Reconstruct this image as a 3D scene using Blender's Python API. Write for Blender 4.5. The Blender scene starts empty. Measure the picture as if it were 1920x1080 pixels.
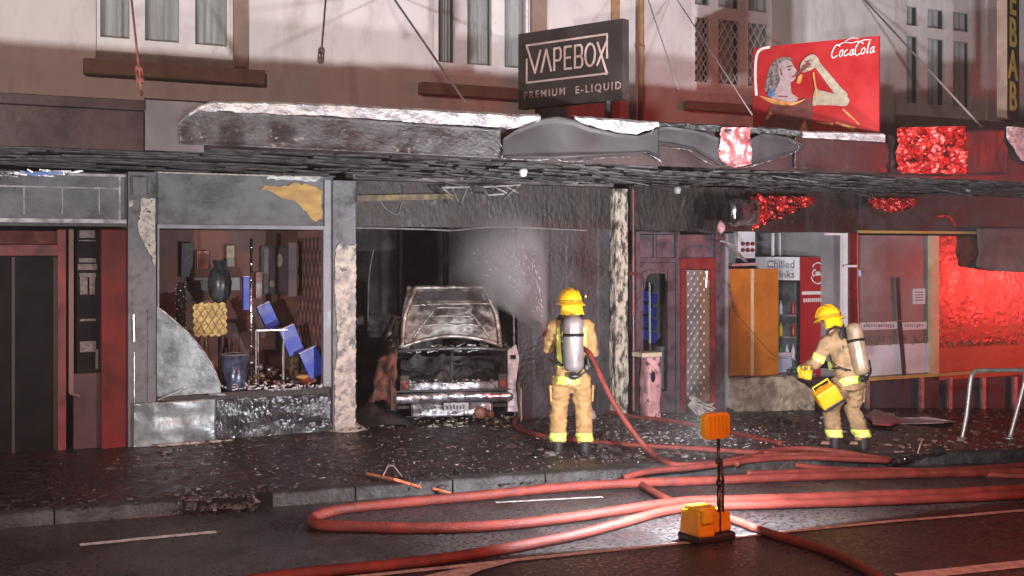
import bpy, bmesh, math, random
from mathutils import Vector, Matrix, noise
random.seed(7)
S = bpy.context.scene
COL = S.collection
rad = math.radians

# ------------------------------------------------------------------ camera
F = 2200.0                       # focal length in pixels of the 1920 px photograph
TH = math.atan(F / 4330.0)       # the street runs away to the right
SN, CS = math.sin(TH), math.cos(TH)
CY, CH, HV = -13.8, 2.2, 470.0
cam_d = bpy.data.cameras.new('camera')
cam_d.sensor_width = 36.0
cam_d.lens = F / 1920 * 36
cam_d.shift_y = -(540 - HV) / 1920
cam_d.clip_start = 0.1
cam_d.clip_end = 400
cam = bpy.data.objects.new('camera', cam_d)
cam.location = (0, CY, CH)
cam.rotation_euler = (rad(90), 0, -TH)
COL.objects.link(cam)
S.camera = cam

# ------------------------------------------------------------------ world: night sky
W = bpy.data.worlds.new('World')
S.world = W
W.use_nodes = True
wn = W.node_tree
bg = wn.nodes['Background']
sky = wn.nodes.new('ShaderNodeTexSky')
sky.sky_type = 'NISHITA'
sky.sun_disc = False
sky.sun_elevation = rad(-6)
sky.sun_rotation = rad(200)
addc = wn.nodes.new('ShaderNodeMix')
addc.data_type = 'RGBA'
addc.blend_type = 'ADD'
addc.inputs[0].default_value = 1.0
addc.inputs[7].default_value = (0.30, 0.20, 0.185, 1)     # weak ambient fill added under the night sky
wn.links.new(sky.outputs[0], addc.inputs[6])
wn.links.new(addc.outputs[2], bg.inputs[0])
bg.inputs[1].default_value = 0.062

# ------------------------------------------------------------------ lights of the fire ground
def lamp(kind, name, loc, target, energy, color, size=0.3, size_y=None, spot=None, blend=0.3):
    l = bpy.data.lights.new(name, kind)
    l.energy = energy
    l.color = color
    if kind == 'AREA':
        l.shape = 'RECTANGLE'
        l.size = size
        l.size_y = size_y or size
    elif kind == 'SPOT':
        l.shadow_soft_size = size
        l.spot_size = spot
        l.spot_blend = blend
    else:
        l.shadow_soft_size = size
    o = bpy.data.objects.new(name, l)
    o.location = loc
    d = Vector(target) - Vector(loc)
    o.rotation_euler = d.to_track_quat('-Z', 'Y').to_euler()
    COL.objects.link(o)
    return o
lamp('SPOT', 'flood_lamp_near', (-2.2, -9.6, 1.62), (4.5, 0, 8.2), 2700, (1.0, 0.97, 0.96), 0.12, spot=rad(104), blend=0.75)
lamp('SPOT', 'flood_lamp_far', (8.25, -7.6, 1.72), (11.2, 0, 6.4), 1350, (1.0, 0.95, 0.98), 0.10, spot=rad(124), blend=0.6)
lamp('SPOT', 'flood_lamp_mid', (7.9, -9.3, 1.84), (8.6, 0, 8.8), 1400, (1.0, 0.94, 0.96), 0.10, spot=rad(100), blend=0.75)
lamp('AREA', 'warm_fill', (-3, -15, 7.0), (7, 0, 2), 620, (1.0, 0.66, 0.52), 0.8)  # warm fill added for the awning's shadow zone, no real lamp there
b1 = lamp('AREA', 'beacon_low', (26.2, -9.6, 1.35), (17.8, 0, 1.5), 46, (1.0, 0.04, 0.03), 0.8, 0.5)
b1.data.spread = rad(40)
b2 = lamp('AREA', 'beacon_high', (18.0, -9.8, 4.1), (11.6, -3.2, 3.3), 16, (1.0, 0.03, 0.03), 0.34, 0.34)
b2.data.spread = rad(34)
lamp('SPOT', 'beacon_road', (9.5, -14.5, 6.5), (5.5, -8.2, -0.1), 3400, (1.0, 0.17, 0.12), 0.2, spot=rad(72), blend=0.9)
lamp('POINT', 'beacon_wash', (23, -11.0, 5.4), (11, 0, 5), 48, (1.0, 0.07, 0.05), 0.3)
lamp('SPOT', 'beacon_near', (-2.5, -10.5, 1.7), (2.4, -2.2, 0.3), 220, (1.0, 0.10, 0.07), 0.3, spot=rad(95), blend=0.9)

# ------------------------------------------------------------------ exposure
S.render.resolution_x, S.render.resolution_y = 1920, 1080
vs = S.view_settings
S.display_settings.display_device = 'sRGB'
vs.view_transform = 'Standard'
vs.look = 'None'
vs.exposure = 0.0
vs.gamma = 1
vs.use_curve_mapping = False
S.render.engine = 'CYCLES'
S.cycles.volume_step_rate = 2.0
try:
    S.cycles.filter_width = 1.5
except Exception:
    pass

# ------------------------------------------------------------------ where a sight line meets a real plane
def ray(u, v):
    a = (u - 960) / F
    return (SN + a * CS, CS - a * SN, (HV - v) / F)
def P(u, v, Y):
    r = ray(u, v); t = (Y - CY) / r[1]
    return Vector((t * r[0], Y, CH + t * r[2]))
def X(u, Y=0.0):
    return P(u, 470, Y).x
def Z(u, v, Y=0.0):
    return P(u, v, Y).z
def D(u, v, t):
    r = ray(u, v)
    return Vector((t * r[0], CY + t * r[1], CH + t * r[2]))
def kerb_y(x):
    return -2.95 - 0.09 * x
def slope(x):
    return -0.0030 * max(0.0, min(x, 30) - 4) ** 2 if x < 16 else -0.432 - 0.07 * (x - 16)
def gz(x, y, road=None):
    k = kerb_y(x)
    if y >= k:
        return slope(x) - 0.012 * min(0.0, y) * -1
    return slope(x) - 0.15
def G(u, v, dz=0.0):
    r = ray(u, v)
    z = 0.0
    for _ in range(12):
        t = (CH - z - dz) / -r[2]
        x, y = t * r[0], CY + t * r[1]
        z = 0.5 * z + 0.5 * gz(x, y)
    return Vector((x, y, z + dz))

# ------------------------------------------------------------------ mesh helper
class MB:
    def __init__(s):
        s.v = []; s.f = []; s.mi = []; s.cur = 0
    def add(s, vs_, fs):
        n = len(s.v)
        s.v += [tuple(p) for p in vs_]
        for f in fs:
            s.f.append(tuple(i + n for i in f)); s.mi.append(s.cur)
    def hexa(s, p):                          # 8 points: bottom 4, top 4
        s.add(p, [(0,3,2,1),(4,5,6,7),(0,1,5,4),(1,2,6,5),(2,3,7,6),(3,0,4,7)])
    def box(s, x0, x1, y0, y1, z0, z1):
        s.hexa([(x0,y0,z0),(x1,y0,z0),(x1,y1,z0),(x0,y1,z0),(x0,y0,z1),(x1,y0,z1),(x1,y1,z1),(x0,y1,z1)])
    def obox(s, c, size, rot=None):
        R = rot if rot is not None else Matrix.Identity(3)
        c = Vector(c); hx, hy, hz = [q / 2 for q in size]
        s.hexa([c + R @ Vector(q) for q in [(-hx,-hy,-hz),(hx,-hy,-hz),(hx,hy,-hz),(-hx,hy,-hz),(-hx,-hy,hz),(hx,-hy,hz),(hx,hy,hz),(-hx,hy,hz)]])
    def bar(s, a, b, w, h, up=(0,0,1)):
        a, b = Vector(a), Vector(b); d = (b - a).normalized()
        upv = Vector(up)
        if abs(d.dot(upv)) > 0.98: upv = Vector((0,1,0))
        sd = d.cross(upv).normalized(); u2 = sd.cross(d).normalized()
        sd *= w / 2; u2 *= h / 2
        s.hexa([a-sd-u2, a+sd-u2, b+sd-u2, b-sd-u2, a-sd+u2, a+sd+u2, b+sd+u2, b-sd+u2])
    def quad(s, a, b, c, d):
        s.add([a,b,c,d], [(0,1,2,3)])
    def tube(s, path, r, n=8, closed=False, caps=True, sx=1.0):
        path = [Vector(p) for p in path]; N = len(path)
        rs = r if isinstance(r, (list, tuple)) else [r] * N
        rings = []; prev = None
        for i, p in enumerate(path):
            if closed: d = path[(i+1) % N] - path[i-1]
            else: d = path[min(i+1, N-1)] - path[max(i-1, 0)]
            d = d.normalized() if d.length > 1e-9 else Vector((0,0,1))
            if prev is None:
                a = d.orthogonal().normalized()
                if abs(d.z) < 0.9: a = d.cross(Vector((0,0,1))).normalized()
            else:
                a = (prev - d * prev.dot(d)).normalized()
            prev = a; b = d.cross(a)
            rings.append([p + (a * math.cos(2*math.pi*k/n) * sx + b * math.sin(2*math.pi*k/n)) * rs[i] for k in range(n)])
        vsx = [q for R in rings for q in R]; fs = []
        M_ = N if closed else N - 1
        for i in range(M_):
            j = (i + 1) % N
            for k in range(n):
                l = (k + 1) % n
                fs.append((i*n+k, i*n+l, j*n+l, j*n+k))
        if caps and not closed:
            fs.append(tuple(range(n))[::-1]); fs.append(tuple((N-1)*n + k for k in range(n)))
        s.add(vsx, fs)
    def loft(s, rings, n=20, caps=True):     # rings: (cx,cy,cz,rx,ry) stacked along z, or with frame
        vsx = []
        for (cx, cy, cz, rx, ry) in rings:
            for k in range(n):
                a = 2*math.pi*k/n
                vsx.append((cx + rx*math.cos(a), cy + ry*math.sin(a), cz))
        fs = []
        for i in range(len(rings)-1):
            for k in range(n):
                l = (k+1) % n
                fs.append((i*n+k, i*n+l, (i+1)*n+l, (i+1)*n+k))
        if caps:
            fs.append(tuple(range(n))[::-1]); fs.append(tuple((len(rings)-1)*n+k for k in range(n)))
        s.add(vsx, fs)
    def lathe(s, prof, c, axis=(0,0,1), n=20, sx=1.0):   # prof: (r, h)
        c = Vector(c); ax = Vector(axis).normalized(); a = ax.orthogonal().normalized(); b = ax.cross(a)
        vsx = []
        for (r, h) in prof:
            for k in range(n):
                t = 2*math.pi*k/n
                vsx.append(c + ax*h + (a*math.cos(t)*sx + b*math.sin(t))*r)
        fs = []
        for i in range(len(prof)-1):
            for k in range(n):
                l = (k+1) % n
                fs.append((i*n+k, i*n+l, (i+1)*n+l, (i+1)*n+k))
        fs.append(tuple(range(n))[::-1]); fs.append(tuple((len(prof)-1)*n+k for k in range(n)))
        s.add(vsx, fs)
    def ball(s, c, r, n=12, m=8, rot=None):
        c = Vector(c); rx, ry, rz = r if isinstance(r, (tuple, list)) else (r, r, r)
        R = rot if rot is not None else Matrix.Identity(3)
        vsx = [c + R @ Vector((0,0,-rz))]
        for i in range(1, m):
            ph = -math.pi/2 + math.pi*i/m
            for k in range(n):
                t = 2*math.pi*k/n
                vsx.append(c + R @ Vector((rx*math.cos(ph)*math.cos(t), ry*math.cos(ph)*math.sin(t), rz*math.sin(ph))))
        vsx.append(c + R @ Vector((0,0,rz))); L = len(vsx)-1; fs = []
        for k in range(n):
            fs.append((0, 1+(k+1) % n, 1+k)); fs.append((L, 1+(m-2)*n+k, 1+(m-2)*n+(k+1) % n))
        for i in range(m-2):
            for k in range(n):
                l = (k+1) % n
                fs.append((1+i*n+k, 1+i*n+l, 1+(i+1)*n+l, 1+(i+1)*n+k))
        s.add(vsx, fs)
    def prism(s, poly, fr, d0, d1):          # poly in frame coords, thickness along the normal
        a = [fr(x, y, d0) for x, y in poly]; b = [fr(x, y, d1) for x, y in poly]; n = len(poly)
        s.add(a + b, [tuple(range(n)), tuple(range(n, 2*n))[::-1]] + [(i, n+i, n+(i+1) % n, (i+1) % n) for i in range(n)])
    def grid(s, fn, nu, nv, thick=None):
        vsx = [fn(i/nu, j/nv) for j in range(nv+1) for i in range(nu+1)]
        fs = [(j*(nu+1)+i, j*(nu+1)+i+1, (j+1)*(nu+1)+i+1, (j+1)*(nu+1)+i) for j in range(nv) for i in range(nu)]
        s.add(vsx, fs)
    def build(s, name, mat, parent=None, local=False, bevel=0, smooth=False, solid=0, tri=False):
        me = bpy.data.meshes.new(name)
        if parent is not None and not local:
            off = Vector(parent_origin(parent))
        elif parent is None:
            xs = [p[0] for p in s.v]; ys = [p[1] for p in s.v]; zs = [p[2] for p in s.v]
            off = Vector(((min(xs)+max(xs))/2, (min(ys)+max(ys))/2, min(zs)))
        else:
            off = Vector((0,0,0))
        me.from_pydata([Vector(p) - off for p in s.v], [], s.f)
        mats = mat if isinstance(mat, (list, tuple)) else [mat]
        for m in mats: me.materials.append(m)
        for p, i in zip(me.polygons, s.mi):
            p.material_index = min(i, len(mats)-1); p.use_smooth = smooth
        bm = bmesh.new(); bm.from_mesh(me); bmesh.ops.recalc_face_normals(bm, faces=bm.faces); bm.to_mesh(me); bm.free()
        o = bpy.data.objects.new(name, me)
        COL.objects.link(o)
        if parent is not None: o.parent = parent
        else: o.location = off
        if solid:
            m = o.modifiers.new('solid', 'SOLIDIFY'); m.thickness = solid; m.offset = 0
        if bevel:
            m = o.modifiers.new('bevel', 'BEVEL'); m.width = bevel; m.segments = 2; m.limit_method = 'ANGLE'
        return o
def parent_origin(o):
    v = Vector((0,0,0))
    while o is not None:
        v += o.location; o = o.parent
    return v
def tag(o, label, cat, group=None, kind=None):
    if kind != 'structure':
        o['label'] = label; o['category'] = cat
    if group: o['group'] = group
    if kind: o['kind'] = kind
    return o
def struct(o):
    o['kind'] = 'structure'; return o
def stuff(o, label, cat):
    o['label'] = label; o['category'] = cat; o['kind'] = 'stuff'; return o
def thing(name, label, cat, loc=(0,0,0), rotz=0, group=None):
    o = bpy.data.objects.new(name, None); COL.objects.link(o)
    o.empty_display_size = 0.2
    o.location = loc; o.rotation_euler = (0,0,rotz)
    return tag(o, label, cat, group)
def remesh(mb, voxel, smooth=2):
    me = bpy.data.meshes.new('tmp'); me.from_pydata(mb.v, [], mb.f)
    bm = bmesh.new(); bm.from_mesh(me); bmesh.ops.recalc_face_normals(bm, faces=bm.faces); bm.to_mesh(me); bm.free()
    o = bpy.data.objects.new('tmp', me); COL.objects.link(o)
    r = o.modifiers.new('r', 'REMESH'); r.mode = 'VOXEL'; r.voxel_size = voxel; r.use_smooth_shade = True
    if smooth:
        q = o.modifiers.new('s', 'SMOOTH'); q.iterations = smooth; q.factor = 0.5
    dg = bpy.context.evaluated_depsgraph_get()
    ev = o.evaluated_get(dg)
    m2 = bpy.data.meshes.new_from_object(ev)
    COL.objects.unlink(o); bpy.data.objects.remove(o)
    return m2
def mesh_obj(name, me, mats, parent=None):
    me.materials.clear()
    for m in (mats if isinstance(mats, (list, tuple)) else [mats]): me.materials.append(m)
    for p in me.polygons: p.use_smooth = True
    o = bpy.data.objects.new(name, me); COL.objects.link(o)
    if parent is not None: o.parent = parent
    return o
def shell(me, pred, off):                    # a skin lifted off part of a mesh
    bm = bmesh.new(); bm.from_mesh(me); bm.normal_update()
    kill = [f for f in bm.faces if not pred(f.calc_center_median(), f.normal)]
    bmesh.ops.delete(bm, geom=kill, context='FACES')
    bm.normal_update()
    for v in bm.verts: v.co += v.normal * off
    m = bpy.data.meshes.new('shell'); bm.to_mesh(m); bm.free()
    return m
def frame(o, ux, uz):
    o = Vector(o); ux = Vector(ux).normalized(); uz = Vector(uz).normalized(); n = ux.cross(uz)
    return lambda x, y, d=0.0: o + ux*x + uz*y + n*d
def text_mb(mb, body, size, fr, d=0.003, weight=0.0, ax='CENTER', spacing=1.0, shear=0.0):
    cu = bpy.data.curves.new('t', 'FONT'); cu.body = body; cu.size = size; cu.offset = weight
    cu.align_x = ax; cu.space_character = spacing; cu.shear = shear; cu.resolution_u = 3; cu.extrude = 0.001
    o = bpy.data.objects.new('t', cu); COL.objects.link(o)
    dg = bpy.context.evaluated_depsgraph_get()
    me = bpy.data.meshes.new_from_object(o.evaluated_get(dg))
    mb.add([fr(v.co.x, v.co.y, d + v.co.z) for v in me.vertices], [tuple(p.vertices) for p in me.polygons])
    COL.objects.unlink(o); bpy.data.objects.remove(o); bpy.data.curves.remove(cu)
def stroke(mb, pts, w, fr, d=0.004, th=0.004, closed=False):
    for a, b in zip(pts, pts[1:] + ([pts[0]] if closed else [])):
        ax, ay = a; bx, by = b
        L = math.hypot(bx-ax, by-ay) or 1e-6
        ex, ey = (bx-ax)/L*w/2, (by-ay)/L*w/2
        nx, ny = -ey, ex
        mb.prism([(ax-ex*.6+nx, ay-ey*.6+ny),(ax-ex*.6-nx, ay-ey*.6-ny),(bx+ex*.6-nx, by+ey*.6-ny),(bx+ex*.6+nx, by+ey*.6+ny)], fr, d, d+th)
        d += 0.0004
def smooth_path(pts, sub=8):
    pts = [Vector(p) for p in pts]; out = []
    n = len(pts)
    for i in range(n-1):
        p0, p1, p2, p3 = pts[max(i-1,0)], pts[i], pts[i+1], pts[min(i+2,n-1)]
        for k in range(sub):
            t = k/sub
            out.append(0.5*((2*p1) + (p2-p0)*t + (2*p0-5*p1+4*p2-p3)*t*t + (3*p1-p0-3*p2+p3)*t**3))
    out.append(pts[-1])
    return out

# ------------------------------------------------------------------ materials
def M(name, c1, c2=None, scale=4.0, rough=0.6, metal=0.0, bump=0.0, bscale=20.0, sep=(0.4,0.6), dirt=None, dscale=1.5,
      dsep=(0.5,0.62), spec=0.5, rvar=0.15, stretch=None, vor=0.0, trans=0.0, alpha=1.0, coat=0.0, bdist=0.02, emit=None):
    m = bpy.data.materials.new(name); m.use_nodes = True
    nt = m.node_tree; N = nt.nodes; L = nt.links; b = N['Principled BSDF']
    tc = N.new('ShaderNodeTexCoord'); src = tc.outputs['Object']
    if stretch:
        mp = N.new('ShaderNodeMapping'); mp.inputs['Scale'].default_value = stretch
        L.new(src, mp.inputs[0]); src = mp.outputs[0]
    c2 = c2 or tuple(q*0.75 for q in c1)
    nz = N.new('ShaderNodeTexNoise'); nz.inputs['Scale'].default_value = scale; nz.inputs['Detail'].default_value = 7; nz.inputs['Roughness'].default_value = 0.6
    L.new(src, nz.inputs['Vector'])
    rp = N.new('ShaderNodeValToRGB'); rp.color_ramp.elements[0].position = sep[0]; rp.color_ramp.elements[1].position = sep[1]
    rp.color_ramp.elements[0].color = (*c2, 1); rp.color_ramp.elements[1].color = (*c1, 1)
    L.new(nz.outputs['Fac'], rp.inputs[0]); col = rp.outputs[0]
    if dirt:
        n2 = N.new('ShaderNodeTexNoise'); n2.inputs['Scale'].default_value = dscale; n2.inputs['Detail'].default_value = 9; n2.inputs['Roughness'].default_value = 0.7
        L.new(src, n2.inputs['Vector'])
        r2 = N.new('ShaderNodeValToRGB'); r2.color_ramp.elements[0].position = dsep[0]; r2.color_ramp.elements[1].position = dsep[1]
        L.new(n2.outputs['Fac'], r2.inputs[0])
        mx = N.new('ShaderNodeMix'); mx.data_type = 'RGBA'
        L.new(r2.outputs[0], mx.inputs[0]); L.new(col, mx.inputs[6]); mx.inputs[7].default_value = (*dirt, 1); col = mx.outputs[2]
    L.new(col, b.inputs['Base Color'])
    b.inputs['Metallic'].default_value = metal
    b.inputs['Specular IOR Level'].default_value = spec
    b.inputs['Coat Weight'].default_value = coat
    mr = N.new('ShaderNodeMapRange'); mr.inputs[1].default_value = 0.3; mr.inputs[2].default_value = 0.7
    mr.inputs[3].default_value = max(0.02, rough-rvar); mr.inputs[4].default_value = min(1, rough+rvar)
    L.new(nz.outputs['Fac'], mr.inputs[0]); L.new(mr.outputs[0], b.inputs['Roughness'])
    if bump:
        n3 = N.new('ShaderNodeTexNoise'); n3.inputs['Scale'].default_value = bscale; n3.inputs['Detail'].default_value = 6
        L.new(src, n3.inputs['Vector']); h = n3.outputs['Fac']
        if vor:
            vn = N.new('ShaderNodeTexVoronoi'); vn.inputs['Scale'].default_value = vor; L.new(src, vn.inputs['Vector'])
            ad = N.new('ShaderNodeMath'); ad.operation = 'ADD'; L.new(h, ad.inputs[0]); L.new(vn.outputs['Distance'], ad.inputs[1]); h = ad.outputs[0]
        bp = N.new('ShaderNodeBump'); bp.inputs['Strength'].default_value = bump; bp.inputs['Distance'].default_value = bdist
        L.new(h, bp.inputs['Height']); L.new(bp.outputs[0], b.inputs['Normal'])
    if trans:
        b.inputs['Transmission Weight'].default_value = trans
    if alpha < 1: b.inputs['Alpha'].default_value = alpha
    if emit:
        b.inputs['Emission Color'].default_value = (*emit[:3], 1); b.inputs['Emission Strength'].default_value = emit[3]
    return m
m_render = M('cream_render', (0.74,0.71,0.71), (0.68,0.65,0.65), 1.5, 0.85, bump=0.15, bscale=40, dirt=(0.40,0.35,0.33), dscale=1.3, dsep=(0.52,0.8), stretch=(1.6,1.6,0.5))
m_trimw = M('white_window_paint', (0.82,0.81,0.82), (0.74,0.73,0.74), 6, 0.5, dirt=(0.42,0.4,0.38), dscale=3, dsep=(0.58,0.75))
m_brown = M('brown_trim', (0.33,0.23,0.185), (0.25,0.17,0.14), 5, 0.7)
m_pipe = M('ochre_pipe_paint', (0.42,0.27,0.14), (0.33,0.2,0.1), 5, 0.5)
m_curt = M('grey_curtain', (0.80,0.85,0.85), (0.58,0.62,0.62), 3, 0.9, stretch=(9,9,0.3), bump=0.4, bscale=3)
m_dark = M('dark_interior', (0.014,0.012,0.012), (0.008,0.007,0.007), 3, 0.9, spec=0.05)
m_soot = M('soot_black', (0.060,0.054,0.057), (0.026,0.023,0.024), 3, 0.55, bump=0.6, bscale=25, dirt=(0.07,0.06,0.06), dscale=4, dsep=(0.56,0.7))
m_sootbrown = M('scorched_brown', (0.036,0.026,0.023), (0.010,0.008,0.007), 3.5, 0.55, bump=0.8, bscale=18, dirt=(0.11,0.085,0.07), dscale=6, dsep=(0.60,0.70), stretch=(1,1,.5))
m_fascia = M('scorched_fascia_metal', (0.10,0.108,0.112), (0.035,0.037,0.038), 4, 0.45, metal=0.35, bump=0.6, bscale=22, dirt=(0.26,0.26,0.25), dscale=9, dsep=(0.60,0.68), stretch=(1,1,1.5))
m_sheet = M('buckled_grey_sheet', (0.034,0.036,0.039), (0.024,0.025,0.028), 2, 0.55, metal=0.1, bump=0.08, bscale=5)
m_flash = M('bright_flashing', (0.62,0.64,0.63), (0.30,0.30,0.33), 7, 0.42, metal=0.3, bump=0.8, bscale=30, dirt=(0.10,0.09,0.1), dscale=5, dsep=(0.60,0.68), stretch=(1,1,2))
m_maroon = M('maroon_fascia_paint', (0.032,0.014,0.015), (0.016,0.009,0.009), 2, 0.5, bump=0.2, bscale=10, dirt=(0.09,0.05,0.045), dscale=2.2, dsep=(0.6,0.72))
m_foil = M('crumpled_foil', (0.75,0.75,0.78), (0.5,0.5,0.52), 8, 0.34, metal=1.0, bump=0.8, bscale=9, vor=7, bdist=0.03, dirt=(0.15,0.12,0.12), dscale=7, dsep=(0.6,0.66))
m_batten = M('charred_batten', (0.085,0.08,0.08), (0.008,0.007,0.007), 6, 0.7, bump=0.6, bscale=40)
m_red = M('dark_red_paint', (0.15,0.012,0.007), (0.08,0.007,0.005), 2, 0.5, spec=0.2, bump=0.1, bscale=12, dirt=(0.06,0.012,0.01), dscale=1.3, dsep=(0.5,0.66))
m_redb = M('red_frame_paint', (0.19,0.014,0.013), (0.09,0.008,0.008), 3, 0.45, dirt=(0.08,0.03,0.025), dscale=4, dsep=(0.5,0.65))
m_greyboard = M('sooty_grey_board', (0.14,0.142,0.15), (0.085,0.085,0.09), 3, 0.55, bump=0.35, bscale=25, dirt=(0.04,0.038,0.039), dscale=2.6, dsep=(0.48,0.66))
m_wood = M('bare_yellow_wood', (0.52,0.33,0.10), (0.36,0.2,0.07), 3, 0.7, bump=0.3, bscale=20, stretch=(1,1,3))
m_zinc = M('wet_zinc_sheet', (0.29,0.34,0.34), (0.16,0.19,0.195), 3, 0.34, metal=0.35, bump=0.35, bscale=9, dirt=(0.12,0.13,0.14), dscale=3.5, dsep=(0.52,0.66))
m_pillar = M('sooty_grey_pillar', (0.175,0.175,0.185), (0.10,0.10,0.106), 3, 0.5, bump=0.4, bscale=12, dirt=(0.035,0.033,0.034), dscale=3, dsep=(0.47,0.64))
m_plaster = M('spalled_plaster', (0.60,0.54,0.46), (0.25,0.22,0.20), 9, 0.8, bump=0.9, bscale=30, dirt=(0.05,0.045,0.045), dscale=9, dsep=(0.56,0.62))
m_charwood = M('charred_timber', (0.52,0.47,0.38), (0.06,0.05,0.045), 12, 0.8, bump=1.0, bscale=30, stretch=(1,1,0.45), sep=(0.42,0.55), bdist=0.05)
m_wettile = M('wet_black_tile', (0.028,0.03,0.035), (0.014,0.015,0.018), 5, 0.16, bump=0.6, bscale=16, dirt=(0.16,0.18,0.22), dscale=5, dsep=(0.58,0.70), rvar=0.1, stretch=(1.6,1.6,0.8))
m_path = M('wet_sooty_footpath', (0.036,0.028,0.026), (0.007,0.006,0.0055), 9, 0.40, spec=.5, bump=0.9, bscale=16, dirt=(0.075,0.03,0.026), dscale=1.2, dsep=(0.5,0.7), rvar=0.25, bdist=0.03)
m_road = M('wet_asphalt', (0.075,0.072,0.074), (0.022,0.021,0.022), 26, 0.38, bump=0.7, bscale=70, dirt=(0.020,0.018,0.019), dscale=0.8, dsep=(0.45,0.6), rvar=0.25, bdist=0.01)
m_kerb = M('bluestone_kerb', (0.07,0.075,0.077), (0.022,0.024,0.025), 5, 0.65, bump=0.9, bscale=20, dirt=(0.022,0.019,0.018), dscale=3, dsep=(0.40,0.58))
m_line = M('worn_white_paint', (0.62,0.60,0.57), (0.35,0.33,0.32), 12, 0.6, bump=0.2, bscale=60, dirt=(0.12,0.11,0.11), dscale=7, dsep=(0.62,0.7))
m_hose = M('coral_red_hose', (0.23,0.038,0.025), (0.14,0.024,0.017), 5, 0.6, bump=0.5, bscale=90, dirt=(0.09,0.024,0.02), dscale=2.6, dsep=(0.55,0.72))
m_yel = M('yellow_plastic', (0.82,0.40,0.012), (0.72,0.32,0.01), 5, 0.38, bump=0.05, bscale=30, dirt=(0.3,0.14,0.02), dscale=6, dsep=(0.62,0.75))
m_yelb = M('bright_yellow_plastic', (0.86,0.60,0.03), (0.78,0.5,0.02), 5, 0.35)
m_blk = M('black_rubber', (0.014,0.014,0.015), (0.02,0.02,0.02), 8, 0.5)
m_blkgloss = M('black_gloss_plastic', (0.012,0.012,0.014), (0.02,0.018,0.018), 8, 0.25)
m_tan = M('tan_turnout_cloth', (0.47,0.30,0.12), (0.32,0.19,0.075), 6, 0.8, bump=0.5, bscale=14, dirt=(0.17,0.10,0.055), dscale=5, dsep=(0.56,0.72), bdist=0.03)
m_tan2 = M('brown_turnout_cloth', (0.33,0.215,0.11), (0.22,0.14,0.07), 6, 0.8, bump=0.5, bscale=14, dirt=(0.12,0.075,0.05), dscale=5, dsep=(0.54,0.7), bdist=0.03)
m_lime = M('lime_reflective_tape', (0.72,0.80,0.16), (0.62,0.70,0.13), 9, 0.4, dirt=(0.5,0.42,0.2), dscale=8, dsep=(0.55,0.7))
m_silverband = M('pale_reflective_tape', (0.72,0.68,0.56), (0.6,0.55,0.42), 9, 0.35)
m_helm = M('yellow_helmet_shell', (0.86,0.50,0.012), (0.82,0.44,0.01), 3, 0.25, coat=0.3)
m_skin = M('skin', (0.45,0.25,0.17), (0.38,0.2,0.14), 8, 0.55)
m_hair = M('dark_hair', (0.03,0.02,0.015), (0.02,0.015,0.01), 20, 0.6)
m_tank = M('silver_cylinder', (0.36,0.33,0.34), (0.25,0.22,0.23), 5, 0.35, metal=0.35, dirt=(0.25,0.18,0.17), dscale=5, dsep=(0.5,0.7))
m_tank2 = M('pale_gold_cylinder', (0.40,0.30,0.21), (0.27,0.19,0.13), 4, 0.35, metal=0.3, dirt=(0.2,0.13,0.09), dscale=5, dsep=(0.5,0.7))
m_boot = M('black_boot_leather', (0.022,0.02,0.02), (0.035,0.03,0.028), 10, 0.45)
m_chrome = M('bright_metal', (0.7,0.7,0.72), (0.55,0.55,0.57), 10, 0.25, metal=1.0, bump=0.1, bscale=20)
m_steel = M('galvanised_tube', (0.42,0.40,0.40), (0.30,0.28,0.28), 9, 0.4, metal=0.6)
m_burnt = M('burnt_car_metal', (0.27,0.26,0.24), (0.07,0.062,0.06), 7, 0.42, metal=0.5, bump=0.5, bscale=16, dirt=(0.05,0.04,0.04), dscale=5, dsep=(0.52,0.62))
m_rust = M('rusty_car_metal', (0.20,0.075,0.045), (0.07,0.03,0.025), 6, 0.7, bump=0.6, bscale=22, dirt=(0.03,0.02,0.02), dscale=4, dsep=(0.5,0.62))
m_carlow = M('scorched_silver_paint', (0.42,0.42,0.45), (0.14,0.13,0.14), 8, 0.3, metal=0.5, bump=0.4, bscale=14, dirt=(0.04,0.035,0.035), dscale=7, dsep=(0.52,0.6))
m_lens = M('red_tail_lens', (0.30,0.04,0.03), (0.08,0.02,0.02), 20, 0.25)
m_signred = M('soft_drink_red', (0.42,0.016,0.018), (0.36,0.013,0.016), 2, 0.35, dirt=(0.30,0.012,0.016), dscale=1.6, dsep=(0.52,0.8))
m_signdk = M('charcoal_sign_face', (0.045,0.037,0.036), (0.033,0.027,0.026), 3, 0.5)
m_signpink = M('dusty_rose_lettering', (0.62,0.47,0.44), (0.5,0.37,0.34), 5, 0.5)
m_white = M('white_lettering', (0.75,0.74,0.72), (0.68,0.66,0.64), 5, 0.5)
m_black = M('black_sign_face', (0.018,0.016,0.018), (0.025,0.02,0.022), 3, 0.4)
m_kebab = M('yellow_sign_lettering', (0.50,0.36,0.06), (0.40,0.28,0.05), 5, 0.5)
m_orange = M('orange_door_panel', (0.46,0.165,0.022), (0.34,0.11,0.014), 1.2, 0.32, dirt=(0.22,0.08,0.02), dscale=1.1, dsep=(.5,.8), bump=0.06, bscale=6)
m_blue = M('bright_blue_board', (0.02,0.055,0.42), (0.012,0.035,0.28), 3, 0.45)
m_pinkw = M('quilted_pink_board', (0.42,0.19,0.17), (0.32,0.14,0.125), 3, 0.6)
m_yframe = M('yellow_window_frame', (0.52,0.36,0.12), (0.42,0.28,0.09), 3, 0.45)
m_intw = M('pale_interior_wall', (0.36,0.36,0.38), (0.28,0.28,0.30), 2, 0.8)
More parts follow.
